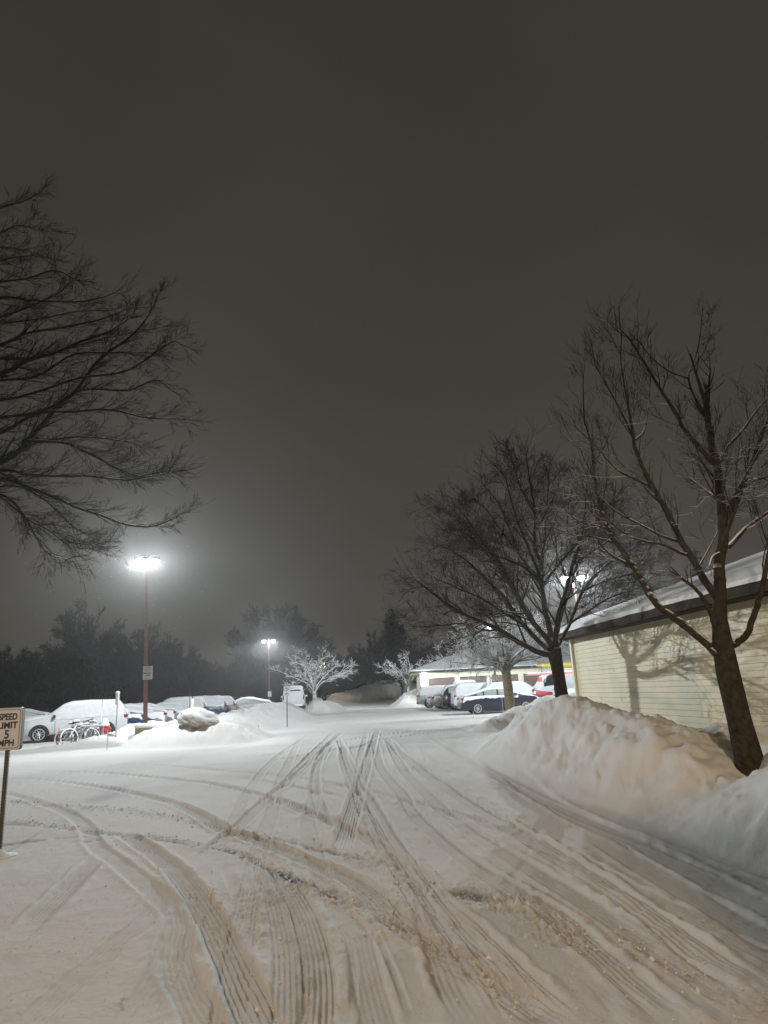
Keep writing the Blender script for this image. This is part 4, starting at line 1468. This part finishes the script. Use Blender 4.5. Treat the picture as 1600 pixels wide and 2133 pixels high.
class Tree:
    def __init__(self, seed, snowy=0):
        self.snowy = snowy
        self.r = np.random.default_rng(seed)
        self.trunk, self.crown, self.snow = MB(), MB(), MB()

    def twig(self, p, d, ln, rad, level, up=.12, spread=(.5, .95), minr=.003, dens=1.0, taper=.25):
        r = self.r
        n = 5 if level >= 2 else 4
        pts = [np.array(p)]
        d = d / np.linalg.norm(d)
        dirs = []
        for k in range(n - 1):
            d = d + r.normal(0, .10, 3) + np.array([0, 0, up * .35])
            d /= np.linalg.norm(d)
            dirs.append(d)
            pts.append(pts[-1] + d * ln / (n - 1))
        pts = np.array(pts)
        self.crown.tube(pts, np.maximum(rad * np.linspace(1, taper, n), minr * .7), 5 if rad > .02 else 3)
        if level <= 0:
            return
        kids = max(2, int(r.poisson(4.2 * dens)))
        for k in range(kids):
            u = r.uniform(.18, 1.0)
            i = min(int(u * (n - 1)), n - 2)
            q = pts[i] + (pts[i + 1] - pts[i]) * (u * (n - 1) - i)
            ax = np.cross(dirs[i], r.normal(0, 1, 3))
            dd = rot_about(dirs[i], ax, r.uniform(*spread))
            self.twig(q, dd, ln * r.uniform(.35, .68), max(rad * (1 - .6 * u) * .55, minr), level - 1, up, spread, minr, dens, taper)

    def limb(self, P, r0, r1, twigs=10, tl=1.0, level=2, up=.12, sides=8, trunk=False, start=.2, minr=.003, dens=1.0, bias=None, spread=(.5, .95), snow=None):
        snow = self.snowy if snow is None else snow
        P = smooth_line(P, 6)
        rad = np.linspace(0, 1, len(P))
        rad = r0 * (1 - rad) ** .85 + r1 * (1 - (1 - rad) ** .85)
        wob = self.r.normal(0, r0 * .06, P.shape)
        (self.trunk if trunk else self.crown).tube(P + wob, rad, sides)
        if snow:
            tn = np.gradient(P, axis=0)
            tn /= np.linalg.norm(tn, axis=1)[:, None] + 1e-9
            lay = np.clip((.93 - np.abs(tn[:, 2])) * 3, 0, 1) * np.clip(.75 + 1.5 * vnoise(P[:, 0] * 4, P[:, 2] * 4, 5), 0, 1)
            self.snow.tube(P + wob + np.array([0, 0, 1.0]) * (rad * .62)[:, None] * np.where(lay > .05, 1, .1)[:, None], rad * .66 * snow * lay + .0005, 6)
        seg = np.r_[0, np.cumsum(np.linalg.norm(np.diff(P, axis=0), axis=1))]
        for k in range(twigs):
            u = start + (1 - start) * (k + self.r.uniform(0, 1)) / twigs
            s = u * seg[-1]
            i = min(max(int(np.searchsorted(seg, s)) - 1, 0), len(P) - 2)
            q = P[i] + (P[i + 1] - P[i]) * (s - seg[i]) / (seg[i + 1] - seg[i] + 1e-9)
            d = P[i + 1] - P[i]
            d /= np.linalg.norm(d) + 1e-9
            ax = np.cross(d, self.r.normal(0, 1, 3))
            dd = rot_about(d, ax, self.r.uniform(*spread))
            if bias is not None:
                dd = dd + np.array(bias)
                dd /= np.linalg.norm(dd)
            rr = np.interp(s, seg, rad)
            self.twig(q, dd, tl * self.r.uniform(.55, 1.15) * (1.15 - .5 * u), max(rr * .5, minr * 1.3), level, up, spread, minr, dens)
        # end spray
        for k in range(3):
            d = P[-1] - P[-2]
            d = d / np.linalg.norm(d) + self.r.normal(0, .3, 3)
            self.twig(P[-1], d, tl * self.r.uniform(.4, .8), max(r1, minr), 1, up, spread, minr, dens)
        return P

    def build(self, label, material, group=None, origin=(0, 0, 0), crown=None, name='bare_tree', cat='tree', smooth=True):
        t = empty(name, origin, 0, label, cat, group)
        o3 = np.array(origin, float)
        for mb, nm in ((self.trunk, 'trunk'), (self.crown, 'crown'), (self.snow, 'snow')):
            if mb.n:
                mb.v = [v - o3 for v in mb.v]
                mb.build(nm, M_snow if nm == 'snow' else (crown or material) if nm == 'crown' else material, t, smooth)
        return t


def pxl(pts, Y0, slope=0.0, jit=0.0, r=None):
    """photo polyline to space: depth starts at Y0 and changes by slope per step along the limb"""
    out = []
    n = len(pts)
    for i, p in enumerate(pts):
        out.append(ay(p[0], p[1], Y0 + slope * i / max(1, n - 1)))
    return np.array(out)


# --- big near tree at right
T = Tree(21, 1.0)
YR = 8.8
trunk = np.array([ay(*p, YR) for p in [(1580, 1700), (1560, 1580), (1540, 1500), (1516, 1400), (1506, 1345), (1499, 1290), (1500, 1240), (1499, 1212)]])
T.trunk.tube(trunk, [.20, .165, .140, .138, .122, .092, .078, .072], 14)
T.limb(pxl([(1499, 1215), (1499, 1170), (1507, 1114), (1501, 1044), (1496, 987), (1485, 937), (1475, 875), (1473, 847)], YR), .078, .035, 7, 1.0, 2, .3, trunk=True, start=.1)
T.limb(pxl([(1495, 1362), (1485, 1352), (1454, 1324), (1417, 1296), (1383, 1271), (1358, 1246), (1338, 1212), (1319, 1181), (1291, 1139), (1271, 1111), (1260, 1083), (1248, 1044), (1237, 987), (1232, 926), (1217, 869), (1215, 790)], YR, 1.0), .062, .006, 13, .85, 2, .3, start=.3)
T.limb(pxl([(1310, 1176), (1271, 1153), (1245, 1125), (1225, 1090)], YR + .5, .4), .02, .004, 5, .6, 1)
T.limb(pxl([(1285, 1131), (1229, 1117), (1192, 1114), (1150, 1097)], YR + .6, .2), .017, .004, 6, .5, 1, .05)
T.limb(pxl([(1268, 1103), (1243, 1094), (1206, 1086), (1178, 1063)], YR + .65, .1), .014, .004, 5, .5, 1, .1)
T.limb(pxl([(1497, 1250), (1468, 1209), (1459, 1193), (1437, 1156), (1420, 1128), (1403, 1094), (1383, 1055), (1364, 1021), (1341, 979), (1322, 931), (1319, 903), (1310, 852), (1300, 800), (1293, 740)], YR, -.9), .052, .006, 12, .8, 2, .3, start=.25)
T.limb(pxl([(1437, 1156), (1420, 1153), (1381, 1134), (1344, 1128), (1296, 1108), (1262, 1077), (1230, 1040)], YR - .2, -.5), .022, .004, 8, .6, 1, .2)
T.limb(pxl([(1414, 1128), (1381, 1117), (1336, 1094), (1285, 1066), (1254, 1038), (1225, 1000)], YR - .25, .6), .02, .004, 6, .6, 2, .2)
T.limb(pxl([(1364, 1021), (1333, 1002), (1291, 982), (1262, 954), (1243, 931), (1200, 890)], YR - .5, .4), .02, .004, 6, .7, 2, .25)
T.limb(pxl([(1319, 920), (1341, 898), (1350, 850), (1355, 800)], YR - .6, .3), .015, .004, 5, .6, 2, .3)
T.limb(pxl([(1319, 910), (1290, 850), (1262, 800), (1240, 760)], YR - .6, -.3), .014, .004, 5, .6, 2, .3)
T.limb(pxl([(1485, 965), (1448, 923), (1426, 895), (1403, 852), (1375, 810), (1341, 754), (1313, 709), (1291, 685)], YR, -.8), .034, .005, 10, .7, 2, .3, start=.25)
T.limb(pxl([(1475, 875), (1448, 830), (1434, 788), (1442, 760), (1456, 717), (1462, 660)], YR, .5), .02, .004, 6, .6, 2, .3)
T.limb(pxl([(1434, 788), (1395, 774), (1361, 748), (1333, 715)], YR + .3, .3), .013, .004, 6, .6, 2, .3)
T.limb(pxl([(1500, 962), (1513, 934), (1544, 900), (1572, 861), (1600, 830), (1660, 780)], YR, .5), .026, .006, 8, .7, 2, .3)
T.limb(pxl([(1513, 1080), (1530, 1052), (1549, 1010), (1569, 954), (1583, 920), (1600, 875), (1640, 800)], YR, -.5), .04, .008, 10, .8, 2, .3)
T.limb(pxl([(1555, 1004), (1600, 992), (1660, 975)], YR - .2, -.3), .02, .006, 5, .7, 2, .2)
T.limb(pxl([(1516, 1142), (1549, 1105), (1580, 1080), (1600, 1066), (1660, 1010)], YR, .6), .034, .01, 7, .8, 2, .3)
T.limb(pxl([(1524, 1345), (1540, 1335), (1556, 1320), (1572, 1279), (1583, 1243), (1597, 1178), (1615, 1090), (1640, 1000)], YR, -.6), .048, .02, 6, .8, 2, .3, start=.4)
T.limb(pxl([(1492, 1310), (1487, 1299), (1471, 1257), (1448, 1226), (1418, 1203)], YR, -.35), .034, .018, 2, .4, 1, start=.7)
T.limb(pxl([(1505, 1150), (1485, 1160), (1478, 1180)], YR, -.3), .02, .012, 0, .3, 1)
for k in range(6):
    px0, py0 = 1490 + T.r.normal(0, 12), T.r.uniform(960, 1200)
    a = T.r.uniform(-2.6, -.5)
    ln = T.r.uniform(90, 190)
    T.limb(pxl([(px0, py0), (px0 + math.cos(a) * ln * .5, py0 + math.sin(a) * ln * .5), (px0 + math.cos(a) * ln * 1.0, py0 + math.sin(a) * ln * 1.1)], YR, T.r.uniform(-1.2, 1.2)), .012, .003, 6, .55, 2, .3)
T.build('large bare tree at right, leaning trunk close to the cream garage wall', B_near, None, tuple(trunk[1]))

# --- second tree on the bank crest
T = Tree(33, .35)
YT = 15.67
CX = lambda q: (850 + q[0] / 2.909, 900 + q[1] / 2.909)
trunk = np.array([ay(*p, YT) for p in [(1178, 1530), (1171, 1455), (1166, 1420), (1160, 1385), (1153, 1352)]])
T.trunk.tube(trunk, [.175, .150, .138, .142, .175], 12)
LT = [([(865, 1340), (830, 1345), (700, 1290), (560, 1200), (400, 1130), (250, 1050), (130, 960), (50, 900)], .075, -.6),
      ([(860, 1310), (830, 1300), (700, 1170), (580, 1000), (480, 900), (380, 800), (270, 720), (180, 680)], .07, 1.2),
      ([(870, 1300), (850, 1260), (740, 1130), (640, 950), (560, 800), (480, 700), (420, 620), (340, 500)], .07, -1.6),
      ([(880, 1300), (870, 1240), (830, 1080), (800, 900), (700, 780), (620, 600), (560, 450), (450, 310)], .08, 1.0),
      ([(832, 1070), (810, 930), (790, 850), (720, 680), (650, 500), (590, 280)], .05, -1.4),
      ([(815, 940), (805, 800), (770, 700), (770, 500), (740, 300), (715, 140)], .055, .5),
      ([(805, 870), (820, 700), (840, 480), (855, 240)], .045, 1.6),
      ([(895, 1290), (895, 1240), (920, 1080), (960, 950), (1000, 800), (1060, 600), (1080, 380)], .07, -1.0),
      ([(905, 1300), (920, 1270), (980, 1160), (1060, 960), (1150, 850), (1280, 750), (1420, 680)], .055, .6),
      ([(905, 1220), (930, 1100), (980, 960), (1020, 800), (1120, 600), (1180, 480)], .045, 1.6),
      ([(815, 930), (900, 820), (1000, 700), (1120, 560), (1220, 440)], .035, -1.6),
      ([(560, 1200), (450, 1200), (330, 1160), (200, 1170), (60, 1180)], .022, -.6),
      ([(700, 1170), (560, 1080), (430, 1000), (330, 960), (200, 900)], .03, -1.2),
      ([(700, 1165), (600, 1100), (470, 1110), (340, 1100)], .025, 1.0),
      ([(640, 950), (520, 780), (360, 620), (240, 560)], .03, .8),
      ([(810, 930), (700, 820), (560, 760), (420, 700)], .028, -1.5),
      ([(980, 1160), (1100, 1080), (1230, 1000), (1380, 950)], .03, -1.0),
      ([(1060, 960), (1200, 900), (1350, 860), (1470, 820)], .028, 1.0),
      ([(1000, 800), (1150, 700), (1300, 600), (1400, 520)], .028, 1.4),
      ([(770, 500), (680, 330), (640, 200)], .022, -.8),
      ([(770, 600), (880, 400), (930, 260)], .022, .8),
      ([(700, 780), (540, 560), (430, 430), (270, 400)], .03, 1.6),
      ([(560, 800), (400, 620), (280, 480)], .022, -1.0)]
for pts, r0, sl in LT:
    T.limb(pxl([CX(q) for q in pts], YT, sl * 1.5), r0, .008, 19, 1.05, 2, .12, minr=.0045, start=.16, dens=1.12)
T.build('dense bare tree on the snow bank crest, dark trunk left of the cream wall', B_mid, None, tuple(trunk[1]))

# --- left tree, trunk outside the frame
T = Tree(45, .8)
YL = 11.0
CL = lambda q: ((q[0] * .93 if q[0] > 0 else q[0]) / 2.451, 380 + (q[1] if q[1] < 1500 else 1500 + (q[1] - 1500) * .9) / 2.451)
tr = np.array([ay(*p, YL) for p in [(-440, 1740), (-430, 1500), (-415, 1200), (-400, 1000), (-380, 800), (-360, 560), (-340, 420)]])
T.trunk.tube(tr, [.3, .25, .23, .2, .16, .09, .04], 12)
LL = [([(-960, 1700), (-500, 1600), (0, 1430), (150, 1320), (330, 1130), (420, 1060), (550, 900), (700, 800), (800, 700), (880, 560)], .07, .3),
      ([(-960, 1500), (-500, 1150), (0, 980), (150, 910), (300, 870), (450, 810), (600, 760), (720, 690)], .06, -1),
      ([(-960, 1300), (-400, 960), (0, 830), (150, 770), (350, 740), (550, 700), (720, 640)], .05, 1),
      ([(-900, 900), (-300, 680), (0, 590), (150, 600), (400, 610), (550, 590), (640, 560)], .04, .6),
      ([(-900, 800), (-300, 570), (0, 510), (150, 490), (300, 450), (430, 500)], .035, -1.2),
      ([(-900, 600), (-300, 260), (0, 130), (120, 100), (220, 50)], .035, .4),
      ([(-900, 620), (-300, 300), (0, 330), (150, 350), (280, 390)], .03, 1.0),
      ([(-960, 1450), (-300, 1230), (0, 1200), (250, 1160), (450, 1060), (700, 1060), (850, 1010), (940, 1060)], .045, 1.2),
      ([(-980, 1900), (-300, 1560), (0, 1470), (150, 1490), (350, 1500), (500, 1500), (700, 1520), (940, 1480)], .05, -.6),
      ([(-980, 2000), (-300, 1560), (0, 1520), (130, 1550), (300, 1620), (430, 1680), (550, 1720), (680, 1770), (820, 1785), (930, 1750), (990, 1720)], .045, .5),
      ([(-980, 1900), (-300, 1560), (0, 1600), (130, 1720), (200, 1850), (270, 1940), (370, 1970)], .035, -.6),
      ([(0, 1610), (150, 1740), (260, 1800), (400, 1900), (540, 1910)], .018, .4),
      ([(-960, 1600), (-300, 1360), (0, 1280), (200, 1180), (400, 1170), (600, 1160), (800, 1200), (1010, 1210)], .045, -.8),
      ([(150, 1320), (350, 1330), (500, 1390), (650, 1460), (780, 1500), (920, 1480)], .03, .5),
      ([(-960, 1100), (-300, 780), (0, 690), (200, 620), (330, 560), (420, 480)], .035, 1.4),
      ([(-900, 760), (-150, 450), (0, 400), (100, 380), (200, 370)], .03, -.5),
      ([(-960, 1200), (-300, 1040), (0, 1010), (200, 990), (400, 880), (600, 870), (850, 870)], .04, -1.5),
      ([(-960, 1150), (-300, 880), (0, 900), (200, 890), (330, 860), (560, 800), (890, 740)], .04, 1.8),
      ([(-960, 1650), (-300, 1440), (0, 1400), (200, 1330), (420, 1300), (600, 1310), (780, 1340)], .035, 1.3),
      ([(-960, 1250), (-300, 1100), (0, 1110), (200, 1070), (430, 1000), (700, 960), (930, 820), (1000, 830)], .04, .2),
      ([(-900, 700), (-300, 420), (0, 260), (100, 220), (210, 240)], .03, -1.0),
      ([(-960, 1000), (-300, 760), (0, 720), (200, 700), (420, 660), (640, 650)], .035, 1.6),
      ([(-980, 2000), (-400, 1700), (0, 1560), (200, 1600), (420, 1800), (500, 1830)], .03, 1.2)]
for pts, r0, sl in LL:
    T.limb(pxl([CL(q) for q in pts], YL, sl), r0 * .82, .005, 42, .66, 2, .06, minr=.0032, start=.2, bias=(.40, 0, .08), spread=(.3, .8), dens=.95)
T.build('big dark bare tree reaching into the picture from the left edge', B_left, None, (tr[0][0], YL, 0))


# --- small snow laden trees
def snowy_tree(px, base_py, Y, top_py, left_px, right_px, crotch_py, material, label, seed, trunk_r=.14, minr=.012, nlimb=13, lean=0.0, group=None, lv=2, dens=.9, tilt=(.25, 1.25), crown=None):
    T = Tree(seed, 1.25)
    base = ay(px, base_py, Y)
    base[2] = min(base[2], tz(base[0], Y))
    cro = ay(px + lean, crotch_py, Y)
    rad = (ay(right_px, crotch_py, Y)[0] - ay(left_px, crotch_py, Y)[0]) / 2
    cxm = (ay(right_px, crotch_py, Y)[0] + ay(left_px, crotch_py, Y)[0]) / 2
    hgt = ay(px, top_py, Y)[2] - cro[2]
    T.trunk.tube(smooth_line([base - (0, 0, .2), base + (cro - base) * .5 + (.02, 0, 0), cro], 4), np.linspace(trunk_r * 1.15, trunk_r, 9), 10)
    for k in range(nlimb):
        a = 2 * PI * k / nlimb + T.r.uniform(-.25, .25)
        e = T.r.uniform(*tilt)          # polar angle from up
        R_ = T.r.uniform(.85, 1.05)
        end = np.array([cxm + rad * R_ * math.sin(e) * math.cos(a), Y + rad * R_ * math.sin(e) * math.sin(a), cro[2] + hgt * (math.cos(e) * .95 + .08)])
        mid = cro + (end - cro) * .5 + np.array([0, 0, hgt * .06]) + T.r.normal(0, rad * .05, 3)
        q1 = cro + (end - cro) * .2 + np.array([0, 0, hgt * .04])
        T.limb([cro - (0, 0, .1 + .3 * T.r.uniform()), q1, mid, end], trunk_r * .42, minr, 8, rad * .36, lv, .12, minr=minr, dens=dens, start=.25)
    return T.build(label, material, group, tuple(base), crown)


snowy_tree(655, 1462, 66, 1362, 573, 742, 1436, B_snowy, 'small snowy tree by the lane, a yellow lamp glowing through its crown', 61, .17, .013, 12, dens=.7)
snowy_tree(851, 1452, 76, 1366, 782, 902, 1428, B_snowy, 'snowy tree left of the far garage wall lamp', 62, .13, .013, 10, dens=.7)
snowy_tree(838, 1452, 80, 1385, 780, 880, 1430, B_wood, 'thin dark tree standing just left of the snowy tree by the far garage', 63, .11, .016, 9)
snowy_tree(1064, 1486, 31.5, 1290, 930, 1205, 1392, B_pale, 'snow laden tree with a pale trunk in front of the navy saloon', 64, .20, .0095, 22, lean=-11, tilt=(.35, 1.5), dens=1.15, crown=B_snowy)
# sapling with a white trunk guard
T = Tree(66)
sb = ay(400, 1482, 33.5)
sb[2] = tz(sb[0], 33.5)
T.trunk.tube([sb - (0, 0, .1), ay(402, 1440, 33.5)], [.03, .025], 8)
for e in ((392, 1405), (404, 1400), (418, 1400), (425, 1412), (398, 1418)):
    T.limb([ay(402, 1447, 33.5), ay((402 + e[0]) / 2, (1447 + e[1]) / 2 + 4, 33.5), ay(e[0], e[1], 33.5 + T.r.uniform(-.4, .4))], .014, .006, 4, .35, 1, .3, minr=.006)
t = T.build('thin young sapling with a white trunk guard behind the boulder', B_wood, None, tuple(sb))
MB().tube([(0, 0, -.05), (0.03, 0, ay(402, 1455, 33.5)[2] - sb[2])], .065, 8, True).build('trunk_guard', M_white, t)


# --- woods behind
def wood_proto(seed, H, Rr, nlimb=44, tw=14, minr=.040, shape='round'):
    T = Tree(seed)
    T.trunk.tube([(0, 0, -.5), (.1, 0, H * .3), (0, .1, H * .75)], [.32, .24, .08], 6)
    for k in range(nlimb):
        a = T.r.uniform(0, 2 * PI)
        z0 = H * T.r.uniform(.12, .55)
        if shape == 'round':
            u = T.r.uniform(-.4, 1)
            z1 = H * (.62 + .36 * u)
            rr = Rr * math.sqrt(max(.05, 1 - u * u)) * T.r.uniform(.8, 1.05)
        else:
            u = T.r.uniform(0, 1)
            z1 = H * (.25 + .75 * u)
            rr = Rr * (1.02 - u) ** .8 * T.r.uniform(.8, 1.05)
        z0 = min(z0, z1 - .8)
        end = np.array([rr * math.cos(a), rr * math.sin(a), z1])
        st = np.array([0, 0, z0])
        mid = st + (end - st) * .5 + T.r.normal(0, .4, 3)
        T.limb([st, mid, end], .10, .03, tw, Rr * .34, 1, .1, 5, minr=minr, dens=1.3, start=.25)
    return T.build('proto', B_wood, 'trees of the wood line', (0, 0, 0))


W1 = wood_proto(71, 10, 4.2)
W2 = wood_proto(72, 10, 3.6, shape='cone')
W3 = wood_proto(73, 10, 5.0, 50)
used = set()


def wood(proto, px, top_py, Y, wpx, label, rz=0.0, base_z=0.0):
    top = ay(px, top_py, Y)
    half_w = abs(ay(px + wpx / 2, 1400, Y)[0] - ay(px - wpx / 2, 1400, Y)[0]) / 2
    rr = {W1: 4.2, W2: 3.6, W3: 5.0}[proto]
    if proto in used:
        o = copy_tree(proto)
    else:
        o = proto
        used.add(proto)
    o.name = 'bare_tree'
    o.location = (top[0], Y, base_z)
    o.rotation_euler = (0, 0, rz)
    o.scale = (half_w / rr, half_w / rr, (top[2] - base_z) / 10.3)
    o['label'] = label
    return o


wood(W1, 190, 1258, 96, 150, 'tall hazy bare tree left of the tall left lamp pole', .3)
wood(W1, 312, 1306, 92, 130, 'dark rounded bare tree right behind the tall left lamp pole', 1.7)
wood(W3, 20, 1352, 88, 130, 'bare tree above the near speed limit sign in the wood line', 2.2)
wood(W3, 100, 1362, 92, 120, 'low bare tree behind the bonnet of the white suv', .9)
wood(W1, 250, 1345, 104, 120, 'middling bare tree between two taller ones left of the lamp pole', 4.1)
wood(W3, 370, 1350, 94, 110, 'broad dark tree on the right shoulder of the rounded tree', 3.3)
wood(W1, 430, 1384, 98, 90, 'low dark tree above the sapling', 5.0)
wood(W3, 480, 1388, 96, 90, 'low dark tree filling the gap left of the second lamp', 1.1)
wood(W3, 575, 1268, 90, 170, 'great broad bare tree behind the second lamp pole', .4)
wood(W1, 535, 1310, 94, 100, 'left shoulder tree of the great broad tree', 2.9)
wood(W1, 645, 1318, 92, 110, 'bare tree on the right of the great broad tree', 2.0)
wood(W3, 690, 1368, 96, 90, 'low tree running down beside the yellow sodium lamp', 4.4)
wood(W2, 812, 1274, 112, 120, 'pointed bare tree rising beyond the end of the lane', .2)
wood(W1, 770, 1318, 112, 90, 'lower bare tree on the left of the pointed tree', 3.8)
wood(W1, 858, 1330, 108, 90, 'rounded dark tree on the right of the pointed tree', 1.3)
wood(W3, 920, 1340, 104, 100, 'dark tree above the corner of the far garage roof', 2.6)
wood(W3, 975, 1312, 102, 120, 'dark tree behind the pale trunked tree, above the garage roof', .7)
wood(W1, 1060, 1300, 104, 140, 'dark tree behind the far garage roof, left of the leaning trunk', 5.5)
wood(W3, 1150, 1290, 104, 140, 'dark tree behind the far garage roof at the leaning trunk', 3.0)
# tangle of shrubs under the wood
T = Tree(81)
for k in range(800):
    x = T.r.uniform(-64, 34)
    y = T.r.uniform(84, 104) if x < -8 else T.r.uniform(105, 118)
    h = T.r.uniform(2.5, 5.5)
    T.limb([(x, y, 0), (x + T.r.normal(0, .4), y, h * .5), (x + T.r.normal(0, 1.2), y + T.r.normal(0, .8), h)], .10, .06, 6, 1.5, 1, .1, 4, minr=.06, dens=1.0, start=.1)
sh = T.crown.build('underwood', B_wood)
tag(sh, 'tangled dark brush along the foot of the woods', 'brush', kind='stuff')


# --- conifers behind the near garage
def conifer(px, top_py, Y, wpx, base_z, label, seed, tiers=26):
    r = np.random.default_rng(seed)
    top = ay(px, top_py, Y)
    H = top[2] - base_z
    R_ = abs(ay(px + wpx / 2, 1250, Y)[0] - ay(px - wpx / 2, 1250, Y)[0]) / 2
    t = empty('conifer_tree', (top[0], Y, base_z), 0, label, 'tree', 'conifers behind the garage roof')
    MB().tube([(0, 0, -.3), (0, 0, H)], [.22, .03], 8).build('trunk', B_wood, t)
    m = MB()
    for k in range(tiers):
        u = (k + .5) / tiers
        z = H * (.06 + .93 * u)
        rr = R_ * (1 - u) ** .8 + .12
        for j in range(int(14 + 22 * (1 - u))):
            a = r.uniform(0, 2 * PI)
            ln = rr * r.uniform(.55, 1.1)
            d = np.array([math.cos(a), math.sin(a), 0])
            s = np.array([-d[1], d[0], 0])
            for q in range(7):
                c = d * ln * (q + .6) / 7 + np.array([0, 0, z - .28 * ln * ((q + .6) / 7) ** 1.3])
                w0 = .34 * ln * (1 - (q / 8)) + .07
                for sd in (-1, 1):
                    tip = c + s * sd * w0 * r.uniform(.7, 1.2) + d * w0 * .5 - np.array([0, 0, r.uniform(.02, .16)])
                    m.add([c - d * .10, c + d * .13, tip + r.normal(0, .03, 3)], [(0, 1, 2)])
    m.build('crown', M_needle, t)
    return t


conifer(1285, 1178, 62, 150, 0, 'dark blue spruce right of the lamp behind the near garage roof', 91)
conifer(1447, 1140, 40, 95, 0, 'small dark conifer showing above the near garage roof between the limbs', 92)
conifer(1225, 1225, 66, 90, 0, 'hazy spruce directly behind the lamp above the garage roof', 93)

# ------------------------------------------------------------ falling snow round the lamps
m = MB()
for c, n, sp_ in ((b1 * 0 + np.array([b1[0] - .3, 28.6, 6.0]), 150, 2.1), (np.array([b3[0] - .6, 37.6, 6.2]), 120, 1.8)):
    for k in range(n):
        p = c + rng.normal(0, 1, 3) * sp_ * np.array([1.2, .8, 1.0])
        s = rng.uniform(.004, .010)
        d = rng.normal(0, 1, 3)
        d /= np.linalg.norm(d)
        m.add(p + np.array([(s, 0, 0), (-s, s * .7, 0), (-s, -s * .7, 0), (0, 0, s * 1.2)]), [(0, 1, 2), (0, 3, 1), (1, 3, 2), (2, 3, 0)])
fs = m.build('snow_flurry', M_snow)
tag(fs, 'fine snow falling in the light round the lamps', 'snowfall', kind='stuff')

# ------------------------------------------------------------ haze
hz = bpy.data.materials.new('night_haze')
hz.use_nodes = True
hn, hl = hz.node_tree.nodes, hz.node_tree.links
hn.remove(hn['Principled BSDF'])
pv = hn.new('ShaderNodeVolumePrincipled')
pv.inputs['Color'].default_value = (.92, .93, .94, 1)
pv.inputs['Density'].default_value = .00055
pv.inputs['Anisotropy'].default_value = .8
hl.new(pv.outputs[0], hn['Material Output'].inputs['Volume'])
hb = MB().box((0, 50, 10.5), (250, 170, 24)).build('haze', hz)
tag(hb, kind='stuff')
hb['label'] = 'thin snowy night haze over the whole car park'
hb['category'] = 'haze'
